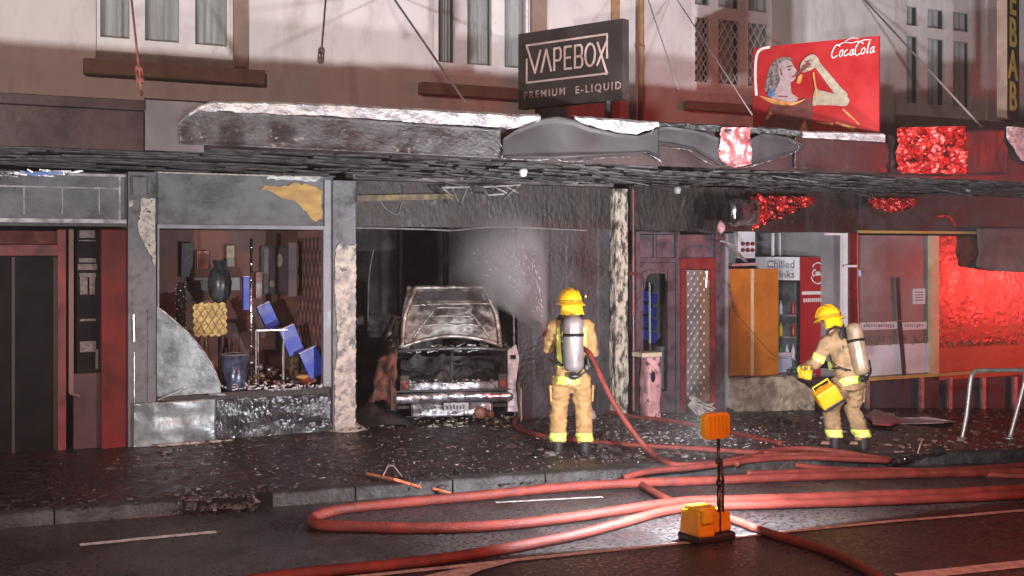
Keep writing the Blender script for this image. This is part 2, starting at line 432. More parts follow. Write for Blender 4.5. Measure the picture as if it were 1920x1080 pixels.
m_fglass = M('dark_shop_glass', (0.22,0.21,0.215), (0.12,0.113,0.114), 1.2, 0.38, rvar=0.05, bump=0.05, bscale=2)
m_rglass = M('rippled_glass_painted_reflections', (0.22,0.050,0.025), (0.05,0.016,0.012), 2.2, 0.26, rvar=0.12, bump=0.28, bscale=11, bdist=0.02, spec=.8, dirt=(0.05,0.03,0.02), dscale=1.6, dsep=(.5,.56), sep=(.45,.55))  # red and dark patches in the colour imitate reflections in the pane
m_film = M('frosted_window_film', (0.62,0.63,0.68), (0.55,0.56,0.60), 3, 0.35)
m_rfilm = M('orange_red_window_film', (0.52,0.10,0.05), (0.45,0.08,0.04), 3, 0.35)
m_gold = M('dusty_gold_silhouettes', (0.32,0.24,0.12), (0.1,0.08,0.05), 30, 0.6)
m_paper = M('white_paper', (0.72,0.72,0.76), (0.66,0.66,0.7), 6, 0.7)
m_grey = M('grey_metal_paint', (0.24,0.24,0.26), (0.17,0.17,0.185), 5, 0.45)
m_purple = M('scorched_door_frame', (0.10,0.066,0.078), (0.04,0.027,0.032), 5, 0.5, bump=0.4, bscale=20, dirt=(0.025,0.02,0.022), dscale=5, dsep=(0.55,0.66))
m_stucco = M('scorched_stucco', (0.42,0.36,0.27), (0.25,0.2,0.15), 6, 0.85, bump=0.9, bscale=25, dirt=(0.08,0.07,0.06), dscale=3.5, dsep=(0.54,0.66))
m_pinkp = M('sooty_pink_plastic', (0.62,0.33,0.35), (0.4,0.2,0.22), 7, 0.45, dirt=(0.08,0.05,0.05), dscale=8, dsep=(0.56,0.62))
m_debris = M('burnt_debris', (0.07,0.05,0.045), (0.02,0.016,0.016), 30, 0.5)
m_debrisw = M('pale_debris', (0.66,0.65,0.68), (0.30,0.28,0.28), 30, 0.35)
m_debrisb = M('brown_debris', (0.22,0.11,0.08), (0.1,0.05,0.04), 30, 0.6)
m_glassy = M('cooler_interior', (0.10,0.12,0.13), (0.05,0.06,0.065), 4, 0.3)
m_charwall = M('smoky_inner_wall', (0.24,0.215,0.21), (0.11,0.098,0.096), 1.6, 0.85, bump=0.5, bscale=10, dirt=(0.05,0.043,0.042), dscale=1.2, dsep=(0.46,0.6))
m_tornedge = M('torn_bare_metal', (0.55,0.55,0.55), (0.08,0.075,0.08), 16, 0.4, metal=0.5, sep=(.45,.6))
m_foil_redlight = M('crumpled_foil_painted_redlight', (0.80,0.10,0.08), (0.55,0.03,0.03), 8, 0.3, metal=0.75, bump=1.0, bscale=8, bdist=0.05, dirt=(0.06,0.008,0.008), dscale=6, dsep=(0.52,0.6), stretch=(1,1,1))  # red beacon reflection put into the foil's base colour
m_foil_pinklight = M('crumpled_foil_painted_pinklight', (0.75,0.32,0.32), (0.45,0.14,0.15), 8, 0.4, metal=0.5, bump=0.8, bscale=14, bdist=0.03)  # beacon tint painted into this foil as well
# ================================================================== SETTING
def nz(x, y, z=0, s=1.0):
    return noise.noise(Vector((x*s, y*s, z*s)))
mb = MB()                                    # footpath, running on as the floor of the shops
NX, NY = 130, 60
mb.grid(lambda a, b: (lambda x: (lambda y: (x, y, gz(x, max(y, kerb_y(x))) + 0.010*nz(x, y, 0, 2.5) + 0.006*nz(x, y, 3, 7)))(kerb_y(x) + 0.14 + (9 - kerb_y(x)) * b**1.6))(-8 + 40*a), NX, NY)
struct(mb.build('footpath', m_path, smooth=True))
mb = MB()
mb.grid(lambda a, b: (lambda x: (lambda y: (x, y, slope(x) - 0.15 + 0.004*nz(x, y, 0, 1.5)))(kerb_y(x) + 0.05 - 30*b))(-30 + 75*a), 150, 40)
struct(mb.build('road', m_road, smooth=True))
mb = MB()                                    # bluestone kerb laid in single stones, one broken out
x = -8.0
while x < 30:
    L = 0.75 + 0.5*random.random()
    if not (1.75 < x < 2.35):
        k0, k1 = kerb_y(x+0.01), kerb_y(x+L-0.01); o1, o2 = random.uniform(-.012,.012), random.uniform(-.012,.012)
        segs = 6
        for i in range(segs):
            xa, xb = x + 0.008 + (L-0.016)*i/segs, x + 0.008 + (L-0.016)*(i+1)/segs
            ya, yb = kerb_y(xa)+o1, kerb_y(xb)+o1
            h = 0.006*nz(xa, 0, 1, 3); za, zb = slope(xa)-0.03+o2*.5, slope(xb)-0.03+o2*.5
            r = 0.012
            mb.add([(xa,ya,za-0.22),(xa,ya+0.006,za-r),(xa,ya+r+.01,za),(xa,ya+0.17,za+.004),(xb,yb,zb-0.22),(xb,yb+0.006,zb-r),(xb,yb+r+.01,zb),(xb,yb+0.17,zb+.004)],
                   [(0,1,5,4),(1,2,6,5),(2,3,7,6),(0,3,2,1),(4,5,6,7)])
    x += L
struct(mb.build('kerb', m_kerb))
def road_strip(pts, w, name, lift=0.006, mat=m_line):
    mb = MB(); P3 = [G(u, v) for u, v in pts]
    Q = []
    for a, b in zip(P3, P3[1:]):
        n = max(2, int((b-a).length/0.25))
        for i in range(n): Q.append(a.lerp(b, i/n))
    Q.append(P3[-1]); vsx = []
    for i, p in enumerate(Q):
        d = (Q[min(i+1, len(Q)-1)] - Q[max(i-1, 0)]); d.z = 0; d.normalize(); n = Vector((-d.y, d.x, 0))*w/2
        for q in (p+n, p-n): vsx.append((q.x, q.y, slope(q.x)-0.15+lift+0.004*nz(q.x, q.y, 0, 1.5)))
    mb.add(vsx, [(2*i, 2*i+1, 2*i+3, 2*i+2) for i in range(len(Q)-1)])
    return struct(mb.build(name, mat))
road_strip([(150,1023),(405,998)], 0.085, 'road_marking')
road_strip([(930,943),(1130,933)], 0.06, 'road_marking')
road_strip([(560,1094),(850,1064),(1280,1019),(1500,995),(1920,958),(2400,925)], 0.075, 'road_marking')
road_strip([(1690,1083),(1960,1054),(2300,1028)], 0.17, 'road_marking')
road_strip([(240,975),(430,955)], 0.03, 'road_marking', mat=m_redb)
mb = MB(); ps = [G(u, v) for u, v in [(770,1088),(830,1074),(905,1058),(1000,1046),(960,1056),(900,1072),(860,1090)]]
mb.add([(p.x, p.y, p.z+0.009) for p in ps], [tuple(range(len(ps)))]); struct(mb.build('road_marking', m_line))

# ================================================================== UPPER STOREY
XL, XR = -4.0, 26.0
xstep = X(1705, -0.3)
def wall_holes(mb, x0, x1, z0, z1, y, depth, holes):
    xs = sorted(set([x0, x1] + [h[0] for h in holes] + [h[1] for h in holes])); zs = sorted(set([z0, z1] + [h[2] for h in holes] + [h[3] for h in holes]))
    for a, b in zip(xs, xs[1:]):
        for c, d in zip(zs, zs[1:]):
            if any(h[0] <= a+1e-6 and b <= h[1]+1e-6 and h[2] <= c+1e-6 and d <= h[3]+1e-6 for h in holes): continue
            mb.quad((a,y,c),(b,y,c),(b,y,d),(a,y,d))
    for h in holes:
        a, b, c, d = h
        mb.quad((a,y,c),(a,y+depth,c),(a,y+depth,d),(a,y,d)); mb.quad((b,y,c),(b,y+depth,c),(b,y+depth,d),(b,y,d))
        mb.quad((a,y,c),(b,y,c),(b,y+depth,c),(a,y+depth,c)); mb.quad((a,y,d),(b,y,d),(b,y+depth,d),(a,y+depth,d))
bld = thing('shop_building', 'long two storey terrace of shops with cream rendered upper wall above the burnt awning', 'building', (10, 0, 0))
w1 = (X(180), X(437), 4.43, 6.25); w2 = (X(812), X(992), 4.46, 6.3)
w3 = (X(1297), X(1447), 4.48, 6.45)
YR = 0.12
w4 = (X(1700,YR)+0.0, X(1852,YR), 4.4, 6.55)
w0 = (X(180)-3.4, X(180)-1.6, 4.43, 6.25)
mb = MB()
wall_holes(mb, XL, xstep, 3.45, 7.6, 0.0, 0.35, [w0, w1, w2, w3])
mb.quad((xstep,0,3.45),(xstep,YR,3.45),(xstep,YR,7.6),(xstep,0,7.6))
wall_holes(mb, xstep, XR, 3.45, 7.6, YR, 0.3, [(max(w4[0], xstep+0.01),) + w4[1:]])
mb.build('wall', m_render, bld)
mb = MB()
mb.box(XL, XR, 8.9, 9.1, -1.5, 7.6); mb.box(XL-0.2, XL, 0.0, 9.1, -1.5, 7.6); mb.box(XR, XR+0.2, 0.2, 9.1, -1.5, 7.6)
mb.build('rear_wall', m_render, bld)
mb = MB(); mb.box(XL-0.3, XR+0.3, -0.12, 9.2, 7.6, 7.8); mb.build('roof', m_grey, bld)
mb = MB(); mb.box(XL, XR, 0.36, 8.9, 3.20, 3.35); mb.build('upper_floor', m_dark, bld)
def window(w, panes, y, kind, mcurt=m_curt, sill=True, reveal=None):
    x0, x1, z0, z1 = w
    o = bpy.data.objects.new('window', None); COL.objects.link(o); o.parent = bld
    o.location = Vector(((x0+x1)/2, y, z0)) - bld.location
    f = MB(); fw = 0.07
    yf, yb = y+0.03, y+0.10
    xs = [x0] + [q for p in panes for q in p] + [x1]
    zp0 = z0 + 0.13
    rows = kind
    for i in range(0, len(xs), 2): f.box(xs[i], xs[i+1], yf, yb, z0, z1)
    for (a, b) in panes:
        zs = [z0] + [q for r in rows for q in r] + [z1]
        for i in range(0, len(zs), 2): f.box(a-.001, b+.001, yf+0.004, yb-0.004, zs[i]-.001, zs[i+1]+.001)
    f.build('frame', m_trimw, o)
    g = MB()
    for (a, b) in panes:
        for (c, d) in rows: g.box(a, b, yb-0.03, yb-0.022, c, d)
    g.build('pane', m_pane, o)
    c = MB()
    for (a, b) in panes:
        n = 14
        c.grid(lambda s, t, a=a, b=b: (a-.02+(b-a+.04)*s, y+0.2+0.03*math.sin(s*9+a*3)+0.012*math.sin(s*31), rows[0][0]-.1+(rows[-1][1]-rows[0][0]+.3)*t), 30, 2)
    c.build('curtain', mcurt, o)
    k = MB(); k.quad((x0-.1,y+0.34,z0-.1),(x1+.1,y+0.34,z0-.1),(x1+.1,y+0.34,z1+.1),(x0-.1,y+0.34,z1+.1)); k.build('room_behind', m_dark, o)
    return o
m_pane = M('window_glass', (0.2,0.22,0.22), (0.18,0.2,0.2), 2, 0.05, alpha=.18, rvar=0.02)
def panes_of(us, y): return [(X(a,y), X(b,y)) for a, b in us]
window(w1, panes_of([(188,243),(272,336),(366,426)], 0.03), 0.0, [(4.60,6.1)])
window(w2, panes_of([(822,853),(876,922),(946,986)], 0.03), 0.0, [(4.62,6.15)])
window(w3, panes_of([(1303,1330),(1347,1387),(1403,1441)], 0.03), 0.0, [(4.63,5.56),(5.74,6.3)], m_curt)
window((max(w4[0],xstep+.01),)+w4[1:], [(xstep+0.03, X(1726,YR)), (X(1742,YR), X(1775,YR)), (X(1790,YR), X(1822,YR))], YR, [(4.58,5.66),(5.83,6.14)])
window(w0, [(w0[0]+.1,w0[0]+.5),(w0[0]+.7,w0[0]+1.1),(w0[0]+1.3,w0[0]+1.7)], 0.0, [(4.60,6.1)])
# diamond leading on the lattice window
lat = MB()
for (a, b) in panes_of([(1303,1330),(1347,1387),(1403,1441)], 0.03):
    nn = 3 if b-a > .25 else 2; s = (b-a)/nn
    for sg in (1, -1):
        k = -12
        while k < 30:
            pts = []
            for i in range(41):
                zz = 4.63 + 0.93*i/40; xx = a + (k*s + sg*(zz-4.63)*0.62)
                pts.append((xx, zz))
            seg = [q for q in pts if a <= q[0] <= b]
            if len(seg) > 2:
                lat.bar((seg[0][0], .06, seg[0][1]), (seg[-1][0], .06+.001*sg, seg[-1][1]), 0.008, 0.012)
            k += 1
lat.build('lattice', m_trimw, bld)
# reveals, sills, trims
mb = MB(); mb.box(X(437), X(463), -0.05, 0.0, 4.36, 7.5); mb.build('trim_board', m_brown, bld)
mb = MB(); mb.box(X(994), X(1022), -0.05, 0.0, 4.36, 7.5); mb.build('trim_board', m_brown, bld)
for (a, b, zt, zb) in [(158,497,4.33,4.16),(790,1000,4.33,4.18),(1290,1452,4.33,4.2)]:
    mb = MB(); mb.box(X(a,-.12), X(b,-.12), -0.13, 0.0, zb, zt); mb.build('sill', m_brown, bld, bevel=.01)
mb = MB(); mb.box(X(180,-.05), X(440,-.05), -0.06, 0.0, 4.331, 4.43); mb.build('sill', M('stone_sill', (0.33,0.30,0.27), (0.25,0.22,0.2), 6, 0.8), bld)
mb = MB(); mb.box(xstep+.02, X(1900,YR-.1), YR-.1, YR, 4.15, 4.36); mb.build('sill', m_brown, bld)
mb = MB(); mb.box(X(1145), X(1160), -0.03, 0.0, 3.9, 7.5); mb.build('trim_board', m_pipe, bld)
mb = MB(); mb.tube([(X(1202,-.09),-.09,3.5),(X(1202,-.09),-.09,7.5)], 0.045, 12)
for z in (3.9, 5.0, 6.1): mb.tube([(X(1202,-.09),-.09,z),(X(1202,-.09),-.09,z+.05)], 0.058, 12)
mb.build('drainpipe', m_pipe, bld, smooth=True)

# ================================================================== AWNING
YF = -3.2
aw = thing('street_awning', 'fire damaged shop awning with buckled fascia and bright exposed flashing along its top', 'awning', (8, -1.6, 3.1))
xa0, xa1 = XL, 27.0
mb = MB(); mb.box(xa0, xa1, YF+0.05, -0.01, 3.34, 3.40); mb.build('roof', m_sheet, aw)
mb = MB(); mb.box(X(272,YF), X(1665,YF), YF+0.03, YF+0.06, 3.12, 3.54); mb.build('fascia_board', m_maroon, aw)
mb = MB(); mb.box(xa0, X(270,YF), YF, YF+0.05, 3.07, 3.42); mb.box(xa0, X(270,YF), YF-0.04, YF+0.06, 3.421, 3.51); mb.build('fascia_panel', m_maroon, aw, bevel=.006)
mb = MB()
xe = X(382,YF)
mb.box(X(272,YF), xe, YF-.01, YF+0.028, 3.08, 3.52); mb.build('fascia_panel', M('dull_grey_fascia', (0.13,0.125,0.135), (0.10,0.095,0.10), 2, 0.5), aw)
def blister(name, u0, u1, top, bot, mat, nx=60, nzz=12, amp=0.03, y0=-0.012, seed=0, fr=3.0, rough_=1.0):
    mbx = MB(); xA, xB = X(u0,YF), X(u1,YF)
    def fn(a, b):
        u = u0 + (u1-u0)*a
        x = X(u, YF); zt = top(u); zb = bot(u)
        z = zb + (zt-zb)*b
        e = min(a, 1-a, b*.5, (1-b)*.5)*10
        y = YF + y0 - amp*(0.5+nz(x, z, seed, fr)) * 1.0 - amp*0.4*nz(x, z, seed+5, fr*4)*rough_
        if b in (0,) or b == 1: y -= amp*0.5
        return (x, y, z)
    mbx.grid(fn, nx, nzz)
    return mbx.build(name, mat, aw, solid=0.004, smooth=True)
def interp(pts):
    def f(u):
        for (a, b), (c, d) in zip(pts, pts[1:]):
            if u <= c: return b + (d-b)*(u-a)/(c-a)
        return pts[-1][1]
    return f
def zf(pts): return interp([(u, Z(u, v, YF)) for u, v in pts])
blister('fascia_panel', 335, 937, zf([(335,230),(350,214),(372,206),(640,221),(800,233),(937,243)]), zf([(335,270),(937,297)]), m_fascia, amp=.02, seed=1, nx=120, nzz=16, fr=2)
blister('fascia_panel', 940, 1232, zf([(940,260),(965,243),(1010,224),(1040,219),(1075,226),(1100,239),(1150,252),(1190,256),(1214,248),(1232,240)]),
        zf([(940,296),(1040,297),(1120,292),(1180,288),(1210,287),(1232,300)]), m_sheet, amp=.045, seed=2, nx=90, fr=1.6, rough_=.12)
blister('fascia_panel', 1226, 1350, zf([(1226,240),(1250,238),(1290,244),(1320,250),(1350,262)]), zf([(1226,268),(1260,272),(1300,282),(1330,300),(1350,312)]), m_sheet, amp=.04, seed=3, fr=1.6, rough_=.12)
blister('fascia_panel', 1392, 1500, zf([(1392,285),(1400,262),(1425,250),(1470,258),(1500,272)]), zf([(1392,288),(1400,312),(1420,306),(1460,292),(1500,280)]), m_sheet, amp=.04, seed=4, fr=1.6, rough_=.12)
blister('fascia_panel', 1488, 1667, zf([(1488,254),(1520,258),(1667,268)]), zf([(1488,316),(1667,328)]), m_maroon, amp=.015, seed=6)
blister('foil_patch', 1344, 1402, zf([(1344,240),(1402,240)]), zf([(1344,302),(1370,315),(1402,308)]), m_foil_pinklight, amp=.05, seed=7, nx=24, nzz=20, y0=-.03, fr=9)
blister('foil_patch', 1672, 1800, zf([(1672,241),(1828,238)]), zf([(1672,325),(1795,328)]), m_foil_redlight, amp=.10, seed=8, nx=70, nzz=40, y0=-.04, fr=6)
mb = MB(); mb.box(X(1668,YF), xa1, YF+.02, YF+.06, 3.1, 3.60); mb.build('fascia_board', m_maroon, aw)
blister('fascia_panel', 1796, 1888, zf([(1796,245),(1888,240)]), zf([(1796,328),(1888,326)]), m_maroon, amp=.02, seed=9)
blister('torn_flashing', 1882, 1990, zf([(1882,238),(1920,240),(1990,240)]), zf([(1882,262),(1905,300),(1990,330)]), m_flash, amp=.05, seed=10)
# flashing folded over the top edge, crumpled
def flashing(u0, u1, t, b, mat, seed, amp=.018):
    mbx = MB()
    tf, bf = zf(t), zf(b)
    n = int((u1-u0)/6)
    def fn(a, c):
        u = u0+(u1-u0)*a; x = X(u,YF); zt, zb = tf(u), bf(u)
        if c <= .7:
            z = zb+(zt-zb)*c/.7; y = YF-.035
        else:
            z = zt + .01; y = YF-.035+(c-.7)/.3*.16
        k = amp*(nz(x, z, seed, 8)+.6*nz(x, z, seed, 22))
        return (x, y+k, z+k*.7)
    mbx.grid(fn, n, 8)
    return mbx.build('flashing', mat, aw, solid=.003, smooth=False)
flashing(352, 940, [(352,214),(372,201),(395,192),(500,193),(640,197),(800,206),(940,214)], [(352,217),(372,209),(640,220),(800,232),(940,240)], m_flash, 1)
flashing(935, 1010, [(935,214),(1010,217)], [(935,240),(965,243),(1010,226)], m_flash, 2, .03)
flashing(1075, 1232, [(1075,219),(1140,224),(1232,230)], [(1075,224),(1100,236),(1150,248),(1190,253),(1232,238)], m_flash, 3, .025)
flashing(1232, 1500, [(1232,231),(1350,236),(1500,245)], [(1232,238),(1290,243),(1350,248),(1500,256)], m_fascia, 4, .03)
flashing(1500, 1655, [(1500,247),(1655,252)], [(1500,258),(1655,267)], m_flash, 5, .012)
# curled metal edges below and at the cracks
mb = MB()
for pts, r in [([(938,240),(934,262),(944,282),(940,297)], .012), ([(940,297),(975,299),(1012,300),(1040,296)], .008), ([(1040,296),(1060,303),(1090,302),(1120,297),(1180,294)], .012),
               ([(1225,240),(1222,252),(1232,262)], .012), ([(1240,277),(1290,281),(1310,296),(1345,312),(1370,309),(1395,314),(1420,308),(1480,290),(1498,276),(1480,262)], .009),
               ([(1398,309),(1390,300),(1378,311)], .014), ([(1208,286),(1236,300),(1242,312)], .009)]:
    q = [P(u, v, YF-.06 + .02*math.sin(u*.3)) for u, v in pts]
    seed_ = pts[0][0]
    mb.tube(smooth_path(q, 6), [r*(.12+.8*abs(nz(_*.9,seed_,2,1))*1.6) for _ in range(6*(len(q)-1)+1)], 5)
mb.build('torn_metal_edge', m_tornedge, aw)
# soffit of charred lath with gaps
mb = MB(); rnd = random.Random(3)
for j in range(24):
    y = YF + 0.10 + j*0.129
    x = xa0 + rnd.random()
    while x < xa1:
        L = rnd.uniform(.28,.75); 
        if x < 2.9: L *= 2
        if rnd.random() > .24:
            dz = rnd.uniform(-.022,.022); tilt = rnd.uniform(-.035,.035); yy = y+rnd.uniform(-.012,.012)
            sag = -.035*max(0, nz(x, y, 0, .8))
            w = .088
            mb.hexa([(x,yy,3.11+dz+sag),(x+L,yy,3.11+dz+sag+tilt),(x+L,yy+w,3.11+dz+sag+tilt),(x,yy+w,3.11+dz+sag),
                     (x,yy,3.126+dz+sag),(x+L,yy,3.126+dz+sag+tilt),(x+L,yy+w,3.126+dz+sag+tilt),(x,yy+w,3.126+dz+sag)])
        x += L + rnd.uniform(.03,.22)
mb.build('soffit_boards', m_batten, aw)
mb = MB(); mb.box(xa0, xa1, YF+.06, -.01, 3.22, 3.25); mb.build('soffit_cavity', m_soot, aw)
mb = MB()                                   # joists and hanging laths
for i in range(34):
    x = xa0 + .4 + i*.9; mb.box(x, x+.05, YF+.06, -.02, 3.135, 3.215)
for i in range(26):
    x = rnd.uniform(5.5, 15); y = rnd.uniform(-2.6,-.3); a = rnd.uniform(-.25,.25)
    mb.bar((x,y,3.10),(x+rnd.uniform(.3,.8),y+rnd.uniform(-.3,.3),3.10-abs(a)*.5), .03, .012)
mb.build('joists', m_soot, aw)
# edge of wall plate behind the soffit: light line at the top of the shopfronts
mb = MB(); mb.box(X(288), X(600), -.05, -.015, 3.085, 3.10); mb.build('wall_plate', m_plaster, aw)

# tie rods
def rod(name, pts, r, label, mat, joint=None, red=False):
    mb = MB(); mb.tube(pts, r, 8)
    o = thing(name, label, 'tie rod', pts[-1], group='steel rods tying the awning to the wall')
    mb.build('rod', mat, o, smooth=True)
    if joint:
        j = MB(); c = Vector(joint); d = (Vector(pts[-1])-Vector(pts[0])).normalized()
        s_ = d.cross(Vector((0,1,0))).normalized()
        for sg in (-1, 1): j.bar(c-d*.085+s_*.028*sg, c+d*.085+s_*.028*sg, .016, .016)
        j.tube([c-d*.10, c-d*.065], .036, 8); j.tube([c+d*.065, c+d*.10], .036, 8)
        j.build('turnbuckle', mat, o)
    return o
m_rodpink = M('pinkish_rod', (0.42,0.16,0.13), (0.3,0.1,0.09), 9, 0.5)
m_rod = M('dark_rod', (0.10,0.07,0.07), (0.16,0.12,0.11), 9, 0.5)
m_rodg = M('grey_rod', (0.34,0.30,0.30), (0.28,0.24,0.24), 9, 0.5)
rod('tie_rod', [P(240,-60,-1.2), P(266,178,-2.7)], .011, 'pinkish awning tie rod with turnbuckle crossing the leftmost upper window', m_rodpink, P(261.5,140,-2.5).lerp(P(261.5,140,-2.5),0))
rod('tie_rod', [P(614,-40,-1.3), P(601,118,-2.3)], .011, 'short dark tie rod ending in a hook over the blank wall between two upper windows', m_rod, P(602,104,-2.25))
rod('tie_rod', [P(735,-8,-0.1), P(873,193,-2.9)], .013, 'thick slanting dark tie rod left of the charcoal shop sign', m_rod)
rod('tie_rod', [P(1212,-10,-0.6), P(1272,168,-2.2)], .006, 'thin slanting tie rod just right of the ochre drainpipe', m_rodg)
rod('tie_rod', [P(1265,-8,-0.1), P(1410,215,-2.9)], .008, 'thin tie rod slanting down to the left corner of the red drink sign', m_rodg)
rod('tie_rod', [P(1612,-10,-0.1), P(1842,240,-2.9)], .014, 'pale grey tie rod slanting across the rightmost upper window', m_rodg)

# ================================================================== SIGNS ON THE AWNING
pr = Vector((6.90, -2.9, 0)); pl = Vector((6.31, -1.54, 0))
ux = (pr-pl).normalized(); nrm = ux.cross(Vector((0,0,1)))
sg = thing('projecting_sign', 'charcoal sign reading VAPEBOX in a dusty rose box, standing on the awning', 'sign', ((pl.x+pr.x)/2, (pl.y+pr.y)/2, 3.86))
fr = frame((pl.x, pl.y, 3.86), ux, (0,0,1)); SW, SH = (pr-pl).length, .885
mb = MB(); mb.prism([(0,0),(SW,0),(SW,SH),(0,SH)], fr, -.12, 0); mb.build('panel', m_signdk, sg, bevel=.004)
mb = MB()
for x in (.25, SW-.25): mb.bar(fr(x,.0,-.06), fr(x,-.45,-.06), .05, .05)
mb.bar(fr(-.1,-.42,-.06), fr(SW+.15,-.42,-.06), .05, .05)
mb.build('support_frame', m_soot, sg)
mb = MB()
t = .022; bx0, bx1, bz0, bz1 = .09*SW, .86*SW, .30, .735
stroke(mb, [(bx0+.00,bz1),(bx1,bz1),(bx1,bz0+.17)], t, fr)
stroke(mb, [(bx0,bz1-.16),(bx0,bz0),(bx1,bz0)], t, fr)
base, cap = .405, .655
lx = bx0
# V runs out of the box corner, X runs into the opposite one
stroke(mb, [(bx0,bz1),(bx0+.125,base),(bx0+.205,cap)], t*1.15, fr, .006)
stroke(mb, [(bx0+.215,base),(bx0+.29,cap),(bx0+.36,base)], t*1.15, fr)
text_mb(mb, 'PEBO', .335, fr, .004, .006, 'LEFT', 1.02) if False else None
def letter_P(x, w): 
    stroke(mb, [(x,base),(x,cap),(x+w*.8,cap),(x+w,cap-.03),(x+w,base+.14),(x+w*.8,base+.11),(x,base+.11)], t*1.1, fr)
def letter_E(x, w):
    stroke(mb, [(x+w,cap),(x,cap),(x,base),(x+w,base)], t*1.1, fr); stroke(mb, [(x,(cap+base)/2),(x+w*.85,(cap+base)/2)], t*1.1, fr, .006)
def letter_B(x, w):
    m_ = (cap+base)/2
    stroke(mb, [(x,base),(x,cap),(x+w*.75,cap),(x+w*.95,cap-.03),(x+w*.95,m_+.03),(x+w*.75,m_),(x,m_)], t*1.1, fr)
    stroke(mb, [(x+w*.75,m_),(x+w,m_-.035),(x+w,base+.03),(x+w*.8,base),(x,base)], t*1.1, fr, .006)
def letter_O(x, w):
    c = ((2*x+w)/2, (cap+base)/2); rx, rz = w/2, (cap-base)/2
    stroke(mb, [(c[0]+rx*math.cos(a*math.pi/8), c[1]+rz*math.sin(a*math.pi/8)) for a in range(16)], t*1.1, fr, closed=True)
letter_P(bx0+.405, .095); letter_E(bx0+.555, .095); letter_B(bx0+.70, .105); letter_O(bx0+.845, .135)
stroke(mb, [(bx0+1.015,cap),(bx1,bz0)], t*1.15, fr, .006); stroke(mb, [(bx1-.005,cap),(bx0+1.01,base)], t*1.15, fr, .008)
mb.build('lettering', m_signpink, sg)
m_dimrose = M('dim_rose_lettering', (0.50,0.36,0.33), (0.34,0.23,0.21), 9, .6)
for wd, ox in (('PREMIUM', -.05), ('E-LIQUID', .70)):
    mb = MB(); text_mb(mb, wd, -.0+.118, frame(fr(bx0+ox,.115,0), ux, (0,0,1)), .004, .0022, 'LEFT', 1.36); mb.build('tagline', m_dimrose, sg)

# red soft drink sign
a3, b3 = P(1412,250,-1.75), P(1648,250,-3.12)
a3.z = b3.z = 0
ux = (b3-a3).normalized()
cs = thing('drink_sign', 'red soft drink sign with a painted drinker and white script logo on the awning', 'sign', ((a3.x+b3.x)/2, (a3.y+b3.y)/2, 3.56))
SW = (b3-a3).length; zb = 3.60; SHh = 4.81 - zb
fr = frame((a3.x,a3.y,zb), ux, (0,0,1))
kx = SW/236.0; kz = SHh/168.0
def q(u, v): return ((u-1412)*kx, (248-v)*kz)
mb = MB(); r = .06; mb.prism([(0,0),(SW,0),(SW,SHh)] + [(r*(1-math.sin(a)), SHh - r*(1-math.cos(a))) for a in [i*math.pi/10 for i in range(6)]], fr, -.05, 0)
mb.build('panel', m_signred, cs)
mb = MB(); pts = smooth_path([(*q(1419,165),0),(*q(1417,130),0),(*q(1419,98),0),(*q(1427,85),0),(*q(1445,82),0)], 5)
stroke(mb, [(p.x,p.y) for p in pts], .032, fr); mb.build('white_border', m_white, cs)
def art(name, polys, mat, d):
    mbx = MB()
    for i, pl_ in enumerate(polys):
        pp = smooth_path([(*q(*p),0) for p in pl_ + [pl_[0]]], 4)[:-1]
        mbx.prism([(p.x,p.y) for p in pp], fr, d+i*.0006, d+.002+i*.0006)
    return mbx.build(name, mat, cs)
m_a1 = M('painted_grey_pink', (0.48,0.35,0.36), (0.33,0.24,0.26), 18, .5, sep=(.35,.65)); m_a2 = M('painted_olive_skin', (0.42,0.36,0.27), (0.30,0.26,0.2), 12, .5)
m_a3 = M('painted_dark_maroon', (0.12,0.03,0.03), (0.20,0.05,0.04), 8, .5); m_a4 = M('painted_amber', (0.80,0.42,0.12), (0.5,0.14,0.05), 10, .5, sep=(.35,.65)); m_a5 = M('painted_blue', (0.08,0.2,0.4), None, 8, .5)
def tap(p0, p1, w0, w1, n=6):
    dx, dy = p1[0]-p0[0], p1[1]-p0[1]; L = math.hypot(dx, dy); nx_, ny_ = -dy/L, dx/L
    A = [(p0[0]+dx*i/n+nx_*(w0+(w1-w0)*i/n)/2, p0[1]+dy*i/n+ny_*(w0+(w1-w0)*i/n)/2) for i in range(n+1)]
    B = [(p0[0]+dx*i/n-nx_*(w0+(w1-w0)*i/n)/2, p0[1]+dy*i/n-ny_*(w0+(w1-w0)*i/n)/2) for i in range(n, -1, -1)]
    return A + B
m_hairp = M('painted_dark_hair', (0.06,0.05,0.05), (0.26,0.22,0.22), 26, .5, sep=(.42,.6))
art('painted_dress', [[(1428,246),(1430,222),(1442,196),(1456,178),(1490,184),(1518,176),(1528,196),(1522,222),(1520,246)]], m_a3, .002)
art('painted_hair', [[(1444,164),(1436,156),(1440,134),(1448,114),(1462,103),(1482,103),(1488,110),(1478,130),(1468,150),(1462,168),(1452,172)]], m_hairp, .005)
art('painted_face', [[(1462,116),(1474,108),(1486,110),(1492,120),(1499,130),(1494,134),(1495,141),(1486,147),(1474,146),(1464,136)]], m_a1, .008)
art('painted_neck', [[(1466,140),(1484,146),(1488,166),(1500,176),(1488,184),(1460,180),(1448,172),(1458,158)]], m_a1, .011)
art('painted_features', [tap((1478,120),(1488,119),2,2), tap((1481,125),(1487,125),3,2), tap((1488,138),(1494,137),2.5,2), tap((1466,122),(1470,134),2,2), tap((1462,170),(1480,172),2,2)], m_a3, .014)
art('painted_forearm', [tap((1530,112),(1586,182),11,17)], m_a2, .017)
art('painted_upper_arm', [tap((1586,186),(1530,176),17,27)], m_a2, .019)
art('painted_elbow', [[(1578,176),(1590,178),(1596,186),(1590,195),(1576,192)]], m_a2, .021)
